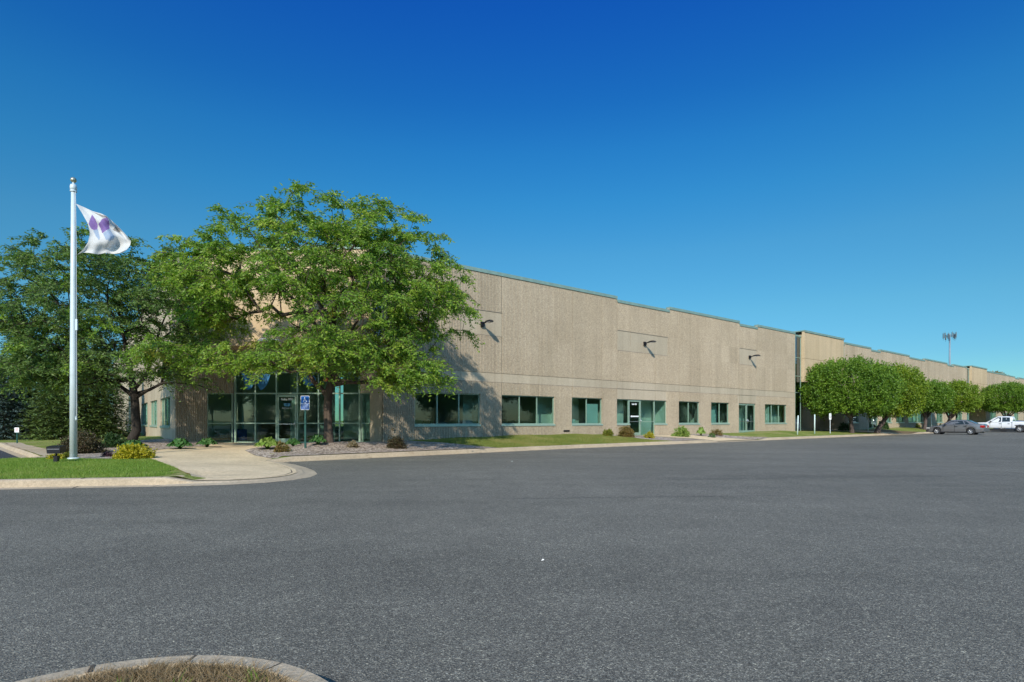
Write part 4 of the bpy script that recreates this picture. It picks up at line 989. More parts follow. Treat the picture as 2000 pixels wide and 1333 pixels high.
def hosta(label, px, py, wpx, hpx, mt, n=46, seed=0):
    n = int(n*1.5); X, Y, Z = ground_at(px, py) if py > 860 else wall_spot(px, (py-836)*.11); wr = wpx/F*Y/2*1.12; hh = hpx/F*Y*1.05; r_ = np.random.default_rng(300+seed)
    root = thing('hosta_plant', label, 'plant', (X, Y+wr*.5, z1(X,Y+wr*.5)-.02), 0, 'broad leaved plants in the gravel beds'); m = MB(); st = MB()
    for i in range(n):
        a = 2.4*i + r_.uniform(-.2,.2); q = (i/n)**.7; L_ = wr*(.35+.68*q); rise = hh*(1.0-.5*q)*r_.uniform(.8,1.05); wd = .085*r_.uniform(.8,1.25)*(wr/.35)**.5
        h = np.array([math.cos(a), math.sin(a), 0]); s_ = np.array([-h[1],h[0],0])*wd; tl = r_.uniform(-.35,.35)
        P0 = h*L_*.35+np.array([0,0,rise*.75]); P1 = h*L_*.6+np.array([0,0,rise]); P2 = h*L_*.85+np.array([0,0,rise*.86]); P3 = h*L_*1.05+np.array([0,0,rise*.55])
        up = np.array([0,0,.02]); V = [P0, P1-s_+up, P1-np.array([0,0,.015]), P1+s_+up, P2-s_*.85+up, P2-np.array([0,0,.012]), P2+s_*.85+up, P3]
        m.add(V, [(0,2,1),(0,3,2),(1,2,5,4),(2,3,6,5),(4,5,7),(5,6,7)], 0, True); st.tube([(0,0,0), tuple(P0*.5+np.array([0,0,rise*.1])), tuple(P0)], [.008,.006,.004], 3, 0, cap=False)
    m.build('leaves', M[mt], root); st.build('stems', M[mt], root); return root
G1 = 'low shrubs in the beds'
shrub('golden_shrub', 'bright golden yellow mound shrub beside the flagpole at the grass edge', 252, 898, 74, 29, 'gold', .07, 5200, seed=1, cluster=120)
shrub('burgundy_shrub', 'big brownish burgundy shrub directly behind the flagpole', 148, 888, 92, 50, 'burgundy', .06, 7500, seed=2, cluster=160)
shrub('dark_green_shrub', 'dark green shrub between the burgundy shrub and the left tree trunk', 213, 876, 50, 28, 'darkshrub', .08, 2600, seed=3)
shrub('small_golden_plant', 'small yellow plant right behind the black ground floodlight', 103, 899, 34, 14, 'gold', .05, 800, G1, seed=4)
shrub('small_golden_plant', 'small yellow plant at the foot of the flagpole, left side', 128, 897, 22, 14, 'yellowgreen', .05, 700, G1, seed=5)
shrub('dark_red_plant', 'small dark red plant left of the golden mound', 206, 894, 24, 11, plain('dark_red_leaf',(.06,.02,.025),.6,var=.3), .05, 600, seed=6)
hosta('green hosta at the foot of the darker left tree', 252, 880, 46, 20, 'hosta', 44, 1)
hosta('dark green hosta before the ribbed corner wall, left of the pair', 344, 879, 44, 22, 'hosta', 46, 2)
hosta('dark green hosta at the left end of the entrance glass', 399, 875, 36, 21, 'hosta', 40, 3)
hosta('lime coloured hosta left of the suite door walk, front of the gravel', 517, 880, 46, 24, 'hosta_lime', 56, 4)
hosta('green hosta right under the glass door', 569, 874, 30, 18, 'hosta', 36, 5)
hosta('green hosta left of the big tree trunk', 618, 872, 32, 22, 'hosta', 38, 6)
shrub('reddish_spiky_plant', 'small reddish brown spiky plant in front of the lime hosta', 548, 885, 32, 22, 'rust', .07, 900, seed=7)
shrub('dry_tuft', 'dry straw coloured tuft in the gravel right of the big trunk', 687, 876, 26, 13, 'dry', .07, 500, seed=8)
shrub('barberry_shrub', 'round dark brown green shrub at the right end of the gravel, by the corner wall', 772, 878, 45, 26, 'burgundy', .05, 3600, seed=9, cluster=110)
shrub('golden_shrub', 'small yellow green shrub at the right end of the lawn, left of the suite door', 1188, 850, 23, 17, 'yellowgreen', .07, 1500, G1, seed=10)
shrub('rusty_shrub', 'wide rusty green shrub covering the left side of the suite door', 1224, 854, 37, 23, 'rust', .07, 3600, seed=11, cluster=100)
shrub('golden_shrub', 'low yellow shrub right in front of the suite door side glass', 1269, 858, 21, 15, 'gold', .06, 1300, G1, seed=12)
shrub('variegated_shrub', 'widest pale variegated shrub under the two pane window', 1333, 853, 38, 22, 'hosta_lime', .09, 2600, seed=13)
hosta('pale hosta between the variegated shrub and the low rusty shrub', 1371, 853, 18, 19, 'hosta_lime', 40, 14)
shrub('low_rusty_shrub', 'low rusty green shrub beneath the second two pane window', 1402, 853, 30, 15, 'rust', .06, 1600, seed=15)
shrub('grey_tuft', 'tiny grey green tuft at the kerb in front of the low rusty shrub', 1391, 859, 16, 11, 'hosta', .05, 500, seed=16)
shrub('dark_leafy_shrub', 'dark leafy shrub left of the stout leaning trunk', 1655, 848, 32, 17, 'darkshrub', .12, 1400, seed=17)
shrub('hydrangea_shrub', 'dark rounded shrub right of the paired glass door', 1728, 845, 22, 18, 'darkshrub', .16, 1100, seed=18)
shrub('yellow_shrub', 'flat yellow green shrub on the far lawn before the white blinds', 1791, 837, 18, 9, 'yellowgreen', .14, 500, seed=19)
shrub('dark_leafy_shrub', 'small green shrub behind the bonnet of the grey sedan', 1832, 835, 18, 9, 'darkshrub', .16, 500, seed=20)
# ------------------------------------------------------------------ grass
def blades(name, pts, h, wd, mt, label, r_, lean=.35):
    n = len(pts); a = r_.uniform(0,2*np.pi,n); H = r_.uniform(.6,1.3,n)*h; s_ = np.stack([np.cos(a), np.sin(a), np.zeros(n)],1)*(wd/2)
    t = np.stack([r_.normal(0,lean,n)*H, r_.normal(0,lean,n)*H, H],1)
    Q = np.stack([pts-s_, pts+s_, pts+t],1); m = MB(); m.quads(Q); o = m.build(name, mt); return tag(o, label, 'grass', None, 'stuff')
r_ = np.random.default_rng(9)
def inpoly(x, y, poly):
    poly = np.array(poly); r = np.zeros(len(x), bool); j = len(poly)-1
    for i in range(len(poly)):
        xi, yi = poly[i]; xj, yj = poly[j]; c = ((yi > y) != (yj > y)) & (x < (xj-xi)*(y-yi)/(yj-yi+1e-12)+xi); r ^= c; j = i
    return r
x = r_.uniform(-22,-7,260000); y = r_.uniform(9,19,260000)
kx = KI[:,0]; ky = np.interp(x, KI[:6,0], KI[:6,1]); ok = (y > ky) & ((x < -8.4) | (y < 13.4)) & ~inpoly(x, y, plaza[1:]) & ~inpoly(x, y, bed2) & (y < 17.6+(x>-16.4)*.75) & (x > -y*.95-1) & (x < -7.95)
bald = np.sin(x*3.1)*np.sin(y*2.7+x) ; ok &= r_.uniform(0,1,len(x)) < (.75+.25*bald)
x, y = x[ok], y[ok]; blades('grass', np.stack([x, y, zg(x, y)],1), .052, .011, M['grassblade'], 'bright green grass strip along the kerb below the flagpole', r_)
u = r_.uniform(13,32,150000); v = r_.uniform(0,5.1,150000); kk = v < np.interp(u, [6,20], [5.5,4.75])-.5; u, v = u[kk], v[kk]
xy = O[None]+Uv[None]*u[:,None]+Vv[None]*v[:,None]; x, y = xy[:,0], xy[:,1]; ok = ~inpoly(x, y, bed1) & ~inpoly(x, y, bed3); x, y = x[ok], y[ok]
blades('grass', np.stack([x, y, zg(x, y)],1), .05, .018, M['lawnblade'], 'low partly dry grass on the bank below the long row of windows', r_)
n = 26000; a = r_.uniform(0,np.pi,n); rr = (IR-.17)*np.sqrt(r_.uniform(0,1,n)); x = IC[0]+rr*np.cos(a); y = IC[1]+rr*np.sin(a)
blades('dry_grass', np.stack([x, y, zisl(x, y)],1), .045, .006, M['drygrass'], 'dry brown grass with a few green blades inside the near island kerb', r_, 1.1)
n = 260; cx_ = r_.uniform(-2.3,-1.2,12); cy_ = r_.uniform(2.3,2.75,12); ii = r_.integers(0,12,n); x = cx_[ii]+r_.normal(0,.03,n); y = cy_[ii]+r_.normal(0,.03,n)
ok = (x-IC[0])**2+(y-IC[1])**2 < (IR-.17)**2; x, y = x[ok], y[ok]
blades('weed_blades', np.stack([x, y, zisl(x, y)],1), .075, .009, M['grassblade'], 'few fresh green weed tufts in the dry island grass', r_, .6)
# ------------------------------------------------------------------ flagpole, flag, floodlight, signs
al = plain('brushed_aluminium', (.56,.63,.64), .45, .1, var=.06, bs=5)
fp = P(143.5, 898, z1(*P(143.5,898,.18)[:2])); fz = fp[2]
flag_root = thing('flagpole', 'tall pale metal flagpole with a ball finial behind the grass strip', 'flagpole', fp)
topz = PD(143, 372, fp[1])[2]-fz
m = MB(); m.tube([(0,0,-.05),(0,0,topz*.35),(0,0,topz*.7),(0,0,topz)], [.10,.092,.078,.062], 20); m.build('pole', al, flag_root)
m = MB(); m.lathe([(.0,0),(.07,0),(.09,.02),(.095,.1),(.08,.17),(.03,.18),(.03,.26),(0,.26)], 16, (0,0,topz)); m.lathe([(.075,-.06),(.09,-.05),(.09,-.01),(.07,0)], 16, (0,0,topz)); m.build('truck', al, flag_root)
m = MB(); m.lathe([(max(.0,.085*math.sin(math.pi*i/10)), -.085*math.cos(math.pi*i/10)) for i in range(11)], 18, (0,0,topz+.32)); m.build('finial_ball', plain('gold_ball', (.42,.4,.28), .3, .7, var=.1, bs=9), flag_root)
m = MB(); m.lathe([(.11,0),(.17,.0),(.16,.05),(.115,.07)], 18, (0,0,.0)); m.build('base_collar', al, flag_root)
m = MB(); m.tube([(.09,-.03,topz-.05),(.115,-.035,topz*.8),(.125,-.04,topz*.55),(.13,-.04,1.3)], .006, 4, cap=False); m.build('halyard', M['white'], flag_root)
m = MB(); m.box((.09,-.05,1.25),(.14,-.02,1.31)); m.tube([(.12,-.05,1.2),(.12,-.05,1.36)], .012, 5); m.box((.1,-.06,4.05),(.16,-.02,4.4)); m.build('cleat', al, flag_root)
FY = fp[1]
def crv(pts, n): 
    pts = np.array(pts, float); d = np.r_[0, np.cumsum(np.linalg.norm(np.diff(pts,axis=0),axis=1))]; t = np.linspace(0, d[-1], n)
    out = np.stack([np.interp(t, d, pts[:,0]), np.interp(t, d, pts[:,1])],1)
    for _ in range(6): out[1:-1] = (out[:-2]+2*out[1:-1]+out[2:])/4
    return out
nu, nv = 110, 90
Lf = crv([(148,398),(161,418),(172,438),(175.5,456),(172,474),(163,487),(151,498)], nv); Rt = crv([(232,444),(245,458),(256,471),(254,480),(247,489),(240,494)], nv)
Tp = crv([(148,398),(166,406),(181,413),(196,417),(208,422),(232,444)], nu); Bt = crv([(151,498),(160,494),(172,494),(192,497.5),(205,494.5),(222,496.5),(240,494)], nu)
uu_, vv_ = np.meshgrid(np.linspace(0,1,nu), np.linspace(0,1,nv))
S = (1-vv_)[...,None]*Tp[None]+vv_[...,None]*Bt[None]+(1-uu_)[...,None]*Lf[:,None]+uu_[...,None]*Rt[:,None]-((1-uu_)*(1-vv_))[...,None]*Tp[0]-(uu_*(1-vv_))[...,None]*Tp[-1]-((1-uu_)*vv_)[...,None]*Bt[0]-(uu_*vv_)[...,None]*Bt[-1]
dep = .16*np.sin(uu_*9+vv_*2.2)*uu_ + .07*np.sin(uu_*19-vv_*7)*uu_ + .06*np.sin(vv_*14+uu_*5)*uu_**.5 + .35*uu_
Yf = FY-.02+dep; Xf = (S[...,0]-1000)/F*Yf; Zf = CAMZ+(HZ-S[...,1])/F*Yf
purp = [[(175,431),(180,419),(186,428),(191,440),(190,450),(184,450),(178,447),(173,438)],[(192,438),(200,428),(209,425),(213,432),(214,447),(207,451),(200,456),(196,446)]]
pale = [[(182,451),(191,448),(195,464),(194,470),(188,463)],[(201,456),(214,447),(220,457),(224,462),(222,468),(214,471),(206,468)]]
cpx = S[...,0].ravel(); cpy = S[...,1].ravel()
fm = MB(); V = np.stack([Xf,Yf,Zf],-1).reshape(-1,3)-np.array([fp[0],fp[1],fz]); fm.v = [tuple(q) for q in V]
ctr = (S[:-1,:-1]+S[1:,1:])/2; cx1, cy1 = ctr[...,0].ravel(), ctr[...,1].ravel()
mi = np.zeros(len(cx1), int)
for pl_ in purp: mi[inpoly(cx1, cy1, pl_)] = 1
for pl_ in pale: mi[inpoly(cx1, cy1, pl_)] = 2
mi[inpoly(cx1, cy1, [(180,414),(208,423),(210,426),(200,425)])] = 3; mi[inpoly(cx1, cy1, [(220,449),(226,443),(236,452),(232,455),(224,452)])] = 3  # slivers of darker cloth colour paint in the shade of two folds
for j in range(nv-1):
    for i in range(nu-1): fm.f.append((j*nu+i, j*nu+i+1, (j+1)*nu+i+1, (j+1)*nu+i)); fm.m.append(int(mi[j*(nu-1)+i])); fm.sm.append(True)
def cloth(name, c):
    m, t, b = mat(name); g = NT(t); cc = g.ramp(g.noise(9,4), [(.3,tuple(x*.93 for x in c)),(.7,c)]); t.links.new(cc, b.inputs['Base Color']); b.inputs['Roughness'].default_value = .8
    tl = nd(t,'ShaderNodeBsdfTranslucent'); t.links.new(cc, tl.inputs[0]); mx = nd(t,'ShaderNodeMixShader'); mx.inputs[0].default_value = .3
    t.links.new(b.outputs[0], mx.inputs[1]); t.links.new(tl.outputs[0], mx.inputs[2]); t.links.new(mx.outputs[0], t.nodes['Material Output'].inputs[0]); return m
fo = fm.build('flag', [cloth('flag_cloth',(.74,.73,.71)), cloth('flag_purple',(.27,.16,.42)), cloth('flag_pale_blue',(.38,.47,.6)), cloth('flag_fold_shade',(.33,.3,.27))])
fo.location = (fp[0], fp[1], fz); tag(fo, 'white flag with purple and pale blue emblem streaming from the flagpole', 'flag')
# ground floodlight
q = P(110, 904, .2); q = ground_at(110, 904); t = thing('ground_floodlight', 'black box floodlight on a short stake in the grass beside the flagpole', 'floodlight', q, R(8))
blk = plain('black_enamel', (.022,.022,.03), .35, .3, var=.2, bs=6)
m = MB(); m.box((-.05,-.05,-.05),(.05,.05,.2)); m.tube([(0,0,.19),(0,0,.28)], .025, 8); m.build('stake', blk, t)
m = MB(); m.add([(-.17,-.13,.27),(.17,-.13,.27),(.17,.13,.3),(-.17,.13,.3),(-.185,-.14,.47),(.185,-.14,.47),(.185,.14,.5),(-.185,.14,.5)], [(0,3,2,1),(4,5,6,7),(0,1,5,4),(1,2,6,5),(2,3,7,6),(3,0,4,7)]); m.build('housing', blk, t)
m = MB(); m.box((-.16,-.1435,.385),(.16,-.139,.41)); m.build('vent_slot', plain('slot_grey', (.2,.2,.22), .3, .3, var=.1), t)
# accessible parking sign
q = ground_at(596, 877); Yq = q[1]; t = thing('accessible_parking_sign', 'blue accessible parking sign on a dark green post before the entrance door', 'sign', q)
hz = lambda py, Y=Yq: CAMZ+(HZ-py)/F*Y - q[2]
m = MB(); m.box((-.035,0,-.05),(.035,.015,hz(776))); m.box((-.035,.0151,-.05),(-.02,.05,hz(776)-.01)); m.box((.02,.0151,-.05),(.035,.05,hz(776)-.01)); m.build('post', M['green_post'], t)
s0, s1_ = hz(801), hz(773.5); hw = .172
def rrect(x0,z0,x1,z1_,r,y):
    out = []
    for cx_, cz_, a0 in ((x1-r,z1_-r,0),(x0+r,z1_-r,90),(x0+r,z0+r,180),(x1-r,z0+r,270)):
        for k in range(7): a = R(a0+15*k); out.append((cx_+r*math.cos(a), y, cz_+r*math.sin(a)))
    return out
def plate(name, x0,z0,x1,z1_,r,y,th,mt,par):
    a = rrect(x0,z0,x1,z1_,r,y); b = [(p[0],y+th,p[2]) for p in a]; n = len(a); m = MB(); m.add(a+b, [tuple(range(n))[::-1], tuple(range(n,2*n))]+[(i,(i+1)%n,n+(i+1)%n,n+i) for i in range(n)]); return m.build(name, mt, par)
pb = plate('sign_panel', -hw, s0, hw, s1_, .03, -.012, .008, M['white'], t)
plate('blue_field', -hw+.013, s0+.013, hw-.013, s1_-.013, .022, -.0145, .002, M['blue'], pb)
SH = s1_-s0; m = MB(); mp = s0+SH*.45
m.box((-hw+.015,-.0165,mp-.006),(hw-.015,-.0147,mp+.006))
c = (0.0, mp+SH*.20); m.tube([(c[0]+.062*math.cos(a), -.0165, c[1]-.01+.062*math.sin(a)) for a in np.linspace(R(130),R(375),16)], .0085, 5, cap=False)
m.tube([(-.012,-.0165,c[1]+.085),(-.012,-.0165,c[1]+.015),(.045,-.0165,c[1]+.012),(.075,-.0165,c[1]-.05),(.098,-.0165,c[1]-.042)], .0095, 5, cap=False)
m.tube([(-.012,-.0165,c[1]+.05),(.04,-.0165,c[1]+.045)], .007, 5, cap=False); m.lathe([(0,-.002),(.02,-.002),(.02,.002),(0,.002)], 12, (-.012,-.0165,c[1]+.105), axis='y'); m.build('wheelchair_symbol', M['white'], pb)
class FP: 
    def p(s, a, n, z): return (a, -.0147-n, z)
for tx, zz, sz in (('VEHICLE ID', .36, .058), ('REQUIRED', .26, .058), ('UP TO $200', .155, .05), ('FINE FOR VIOLATION', .07, .033)): text_obj('lettering', tx, FP(), 0, .001, s0+SH*zz-.01, sz*.85, M['white'], pb, .0)
def post_sign(px, pyb, pyt, label, mt, rad=.035, lean=0, panel=None, name='marker_post', cat='post'):
    q = ground_at(px, pyb); h = CAMZ+(HZ-pyt)/F*q[1]-q[2]; t = thing(name, label, cat, q, RZ)
    m = MB()
    if panel: m.box((-.03,0,-.05),(.03,.03,h))
    else: m.tube([(0,0,-.05),(lean*.5,0,h*.5),(lean,0,h)], rad, 10)
    m.build('post', mt, t)
    if panel:
        w_, pt, pb_ = panel; zt = CAMZ+(HZ-pt)/F*q[1]-q[2]; zb = CAMZ+(HZ-pb_)/F*q[1]-q[2]; t.rotation_euler = (0,0,panel_rot)
        p_ = plate('sign_panel', -w_/2, zb, w_/2, zt, .025, -.012, .008, M['white'], t)
        m = MB(); 
        for k in range(3): z_ = zb+(zt-zb)*(.72-.22*k); m.box((-w_*.3,-.0145,z_),(w_*.3,-.0125,z_+(zt-zb)*.09))
        m.build('sign_text_lines', M['crack'] if px > 100 else plain('red_print', (.45,.06,.05), .5, var=.05), p_)
    return t
panel_rot = R(-20)
post_sign(1557.5, 849.5, 812, 'pale sleeved post nearest the glass strip, leaning slightly right', M['paleteal'], .05, .12)
post_sign(1591, 847.5, 810, 'pale upright sleeved post between the leaning one and the small white sign', M['paleteal'], .05, .02)
post_sign(1621.5, 847, 808, 'small white sign on a thin grey post below the big rounded tree', M['grey_post'], panel=(.17,808,820), name='parking_sign', cat='sign')
post_sign(1695.5, 844.5, 805, 'narrow white sign on a grey post left of the far paired glass door', M['grey_post'], panel=(.16,805,817), name='parking_sign', cat='sign')
post_sign(1819, 840, 808, 'pale post rising just left of the grey sedan', M['paleteal'], .05, .03)
panel_rot = 0
post_sign(33, 867, 835.5, 'small white and red sign on a green post before the spruces', M['green_post'], panel=(.24,835.5,845), name='parking_sign', cat='sign')
# bits on the asphalt
wp = plain('white_litter', (.7,.7,.68), .6, var=.05)
for px, py, s_, lb_ in ((1060,1096,.016,'white scrap lying on the open asphalt in the middle foreground'),(1000,902,.03,'white scrap on the asphalt below the second window')):
    q = P(px, py, 0); m = MB(); m.add([(-s_,-s_*.5,.003),(s_,-s_*.4,.012),(s_*.8,s_*.5,.016),(-s_*.7,s_*.6,.008),(0,0,.022)], [(0,1,4),(1,2,4),(2,3,4),(3,0,4)])
    o = m.build('paper_scrap', wp); o.location = q; tag(o, lb_, 'litter')
# ------------------------------------------------------------------ cell tower
q = PD(1855, 712, 175); tw = thing('cell_tower', 'grey single pole cell tower with three antenna arms beyond the roof', 'tower', (q[0], q[1], 0))
ht = PD(1855, 652, 175)[2]; tgm = plain('tower_grey', (.2,.26,.3), .6, .2, var=.1, bs=1)
m = MB(); m.tube([(0,0,0),(0,0,ht*.6),(0,0,ht)], [.34,.27,.2], 12); m.build('pole', tgm, tw)
ta = plain('antenna_grey', (.12,.16,.18), .6, .2, var=.1, bs=1)
for k in range(3):
    a = R(100+120*k); c_, s_ = math.cos(a), math.sin(a); m = MB(); R0 = 1.35
    m.tube([(0,0,ht-.8),(c_*R0,s_*R0,ht-.6)], .09, 5); e1 = (c_*R0-s_*.9, s_*R0+c_*.9); e2 = (c_*R0+s_*.9, s_*R0-c_*.9)
    m.tube([(*e1,ht-.6),(*e2,ht-.6)], .07, 5); m.tube([(*e1,ht-1.1),(*e2,ht-1.1)], .05, 5); m.build('arm', ta, tw)
    for j in range(3):
        f_ = j/2; x_ = e1[0]+(e2[0]-e1[0])*f_; y_ = e1[1]+(e2[1]-e1[1])*f_; m = MB(); zt = ht+(.5 if j != 1 else .1); m.box((x_-.11,y_-.11,zt-1.9),(x_+.11,y_+.11,zt-.3)); m.tube([(x_,y_,zt-2.5),(x_,y_,zt+.1)], .04, 4); m.build('antenna_panel', ta, tw)
# ------------------------------------------------------------------ vehicles
def paint(name, c, met=.4, rough=.3): 
    m = plain(name, c, rough, met, .5, var=.03, bs=3, coat=.6); return m
rub = plain('tyre_rubber', (.018,.018,.019), .8, var=.2, bs=20); rim = plain('alloy_rim', (.62,.62,.63), .3, .7, var=.05); blackp = plain('black_trim', (.02,.02,.022), .5, var=.1); redl = plain('red_lens', (.4,.012,.012), .2, var=.05); clr = plain('clear_lens', (.6,.6,.58), .12, .3, var=.03)
def vehicle(kind, pm, loc, rz, label, dark_low=True):
    """local x: forward (nose +x), y: left, z up"""
    t = thing(kind['name'], label, kind['cat'], loc, rz); Ls, axles, wr = kind['len'], kind['axles'], kind['wr']; hwid = kind['hw']
    prof = kind['body']; xs = np.unique(np.r_[np.arange(-Ls/2, Ls/2+.001, .07), Ls/2, [a+s_*wr*1.17 for a in axles for s_ in (-1,1)]])
    V = []; ring = 15; Fc = []
    for x in xs:
        zb = np.interp(x, *zip(*kind['under'])); zt = np.interp(x, *zip(*prof)); w_ = hwid*np.interp(x, *zip(*kind['plan']))
        for a in axles:
            dx = abs(x-a); 
            if dx < wr*1.16: zb = max(zb, wr+math.sqrt((wr*1.16)**2-dx**2))
        zb = min(zb, zt-.14); zm = zb+(zt-zb)*.5; cr_ = kind['crown']
        half = [(w_*.90,zb),(w_*.97,zb+(zt-zb)*.12),(w_*1.0,zb+(zt-zb)*.42),(w_*.985,zb+(zt-zb)*.68),(w_*.955,zt-.05),(w_*.90,zt-.01),(w_*.5,zt+cr_*.8)]
        pts = [(x,-y,z) for y,z in half]+[(x,0,zt+cr_)]+[(x,y,z) for y,z in half[::-1]]
        V += pts
    n = len(xs)
    for i in range(n-1):
        for j in range(ring-1): Fc.append((i*ring+j, (i+1)*ring+j, (i+1)*ring+j+1, i*ring+j+1))
        Fc.append((i*ring+ring-1, (i+1)*ring+ring-1, (i+1)*ring, i*ring))
    Fc += [tuple(range(ring)), tuple(range((n-1)*ring, n*ring))[::-1]]
    m = MB(); m.add(V, Fc, 0, False); body = m.build('body', pm, t)
    md = body.modifiers.new('soft', 'BEVEL'); md.width = .02; md.segments = 2; md.limit_method = 'ANGLE'; md.angle_limit = R(35)
    # cabin
    cab = kind['cabin']; V = []; k = 9
    for x, zb, zt, hb, ht_ in cab:
        half = [(hb,zb),(hb*.995,zb+.02),((hb+ht_)/2,(zb+zt)/2),(ht_*1.0,zt-.05),(ht_*.85,zt-.005)]
        V += [(x,-y,z) for y,z in half]+[(x,0,zt+.02)]+[(x,y,z) for y,z in half[::-1]]
    rg = 11; n = len(cab); Fc = []
    for i in range(n-1):
        for j in range(rg-1): Fc.append((i*rg+j,(i+1)*rg+j,(i+1)*rg+j+1,i*rg+j+1))
    Fc += [tuple(range(rg)), tuple(range((n-1)*rg,n*rg))[::-1]]
    m = MB(); m.add(V, Fc, 0, False); m.build('cabin', pm, t)
    # side glass, following the cabin side
    def side_pt(x, f, sgn, off=.006):
        zb = np.interp(x, [c[0] for c in cab], [c[1] for c in cab]); zt = np.interp(x, [c[0] for c in cab], [c[2] for c in cab]); hb = np.interp(x, [c[0] for c in cab], [c[3] for c in cab]); ht_ = np.interp(x, [c[0] for c in cab], [c[4] for c in cab])
        y = hb+(ht_-hb)*f; return (x, sgn*(y+off), zb+.0+(zt-.05-zb)*f)
    for sgn in (-1,1):
        for w_pts in kind['side_windows']:
            m = MB(); m.add([side_pt(x, f, sgn, .012) for x, f in w_pts], [tuple(range(len(w_pts)))]); m.build('side_window', M['carglass'] if False else kind['glassm'], t)
        for x0, x1, z0, z1_ in kind['seams']:
            m = MB(); w0 = hwid*np.interp(x0, *zip(*kind['plan'])); m.box((x0, sgn*(w0*.97) if sgn > 0 else -(w0*1.004), z0), (x1, (w0*1.004) if sgn > 0 else -(w0*.97), z1_)); m.build('door_seam', blackp, t)
        for hx, hz_ in kind['handles']:
            m = MB(); w0 = hwid; m.box((hx-.1, min(sgn*w0*.98, sgn*(w0+.03)), hz_-.02), (hx+.1, max(sgn*w0*.98, sgn*(w0+.03)), hz_+.02)); m.build('door_handle', kind['handlem'], t)
        mx, mz = kind['mirror']; m = MB(); y0 = hwid*.93; m.lathe([(0,-.11),(.07,-.09),(.085,0),(.07,.09),(0,.11)], 10, (mx, sgn*(y0+.12), mz), axis='y'); m.tube([(mx,sgn*(y0-.05),mz-.03),(mx,sgn*(y0+.06),mz-.02)], .03, 6); m.build('mirror', kind['mirrorm'], t)
    for pts in kind['screens']:
        m = MB(); m.add(pts, [(0,1,2,3)]); m.build('windscreen', kind['glassm'], t)
    for a in axles:
        for sgn in (-1,1):
            m = MB(); wd = .11; yc = sgn*(hwid*.985-wd)
            m.lathe([(wr*.62,-wd),(wr*.9,-wd*1.02),(wr,-wd*.75),(wr,wd*.75),(wr*.9,wd*1.02),(wr*.62,wd)], 28, (a,yc,wr), axis='y'); tyre = m.build('wheel', rub, t)
            m = MB(); ys = yc+sgn*wd*.55; m.lathe([(wr*.55,-.02),(wr*.64,.0+sgn*.04),(wr*.66,sgn*.05)], 28, (a,ys,wr), axis='y'); m.lathe([(0,0),(wr*.16,0),(wr*.16,sgn*.03),(0,sgn*.035)], 12, (a,ys,wr), axis='y')
            for s_ in range(7):
                an = 2*math.pi*s_/7; m.tube([(a+wr*.1*math.cos(an), ys+sgn*.02, wr+wr*.1*math.sin(an)), (a+wr*.62*math.cos(an), ys+sgn*.035, wr+wr*.62*math.sin(an))], .03, 4, cap=False)
            m.build('rim', rim, tyre)
            m = MB(); m.lathe([(0,0),(wr*.6,0),(wr*.6,-sgn*.02),(0,-sgn*.02)], 20, (a,ys-sgn*.03,wr), axis='y'); m.build('brake_disc', blackp, tyre)
    m = MB(); m.box((-Ls/2+.3,-hwid*.8,.17),(Ls/2-.3,hwid*.8,.42)); m.build('underbody', blackp, t)
    for nm, mt_, bx in kind['extras']:
        m = MB(); m.box(*bx); m.build(nm, mt_, t)
    return t
sw = plain('side_glass', (.02,.028,.03), .1, .0, .5, var=.3, bs=2)
sedan = dict(name='sedan_car', cat='car', len=4.5, axles=(1.36,-1.26), wr=.315, hw=.86, crown=.03,
    under=[(-2.3,.38),(-1.9,.22),(1.9,.2),(2.3,.3)], body=[(-2.26,.78),(-2.2,.98),(-2.05,1.03),(-1.45,1.04),(-1.0,.98),(0,.93),(.75,.90),(1.15,.86),(1.8,.76),(2.1,.68),(2.22,.56),(2.26,.46)],
    plan=[(-2.26,.80),(-2.15,.90),(-1.7,.98),(0,1.0),(1.5,.98),(2.0,.9),(2.18,.78),(2.26,.62)],
    cabin=[(-1.62,1.02,1.05,.70,.62),(-1.28,.99,1.24,.77,.60),(-.85,.96,1.385,.79,.59),(-.2,.94,1.42,.80,.60),(.25,.93,1.38,.80,.59),(.6,.91,1.22,.78,.60),(1.12,.88,.90,.72,.62)],
    side_windows=[[(-.78,.10),(-.10,.10),(-.08,.93),(-.62,.93)],[(-.02,.10),(.66,.10),(.50,.55),(.2,.93),(0,.93)],[(-1.18,.16),(-.86,.10),(-.72,.90),(-.92,.86)]],
    seams=[(-.06,-.04,.3,.9),(.84,.86,.35,.86),(-.95,-.93,.5,.93)], handles=[(-.18,.80),(-.85,.82)], handlem=blackp, mirror=(.66,.96), mirrorm=blackp, glassm=sw,
    screens=[[(1.06,-.66,.925),(1.06,.66,.925),(.36,.55,1.375),(.36,-.55,1.375)],[(-1.54,-.62,1.10),(-1.54,.62,1.10),(-.93,.54,1.395),(-.93,-.54,1.395)]],
    extras=[('tail_light',redl,((-2.262,.42,.70),(-1.98,.835,.90))),('tail_light',redl,((-2.262,-.835,.70),(-1.98,-.42,.90))),('headlight',clr,((1.95,.45,.56),(2.2,.79,.68))),('headlight',clr,((1.95,-.79,.56),(2.2,-.45,.68))),
            ('rear_bumper',plain('bumper_grey',(.12,.125,.13),.4,.3,var=.05),((-2.34,-.72,.36),(-2.1,.72,.58))),('number_plate',M['white'],((-2.275,-.16,.68),(-2.265,.16,.80))),('front_bumper',blackp,((2.02,-.62,.22),(2.30,.62,.42))),
            ('sill_trim',blackp,((-.95,-.865,.2),(1.0,-.84,.29))),('sill_trim',blackp,((-.95,.84,.2),(1.0,.865,.29)))])
hd_ = math.atan2(US, -UC)            # nose towards the building
silver = paint('grey_metallic', (.17,.168,.17), .3, .3)
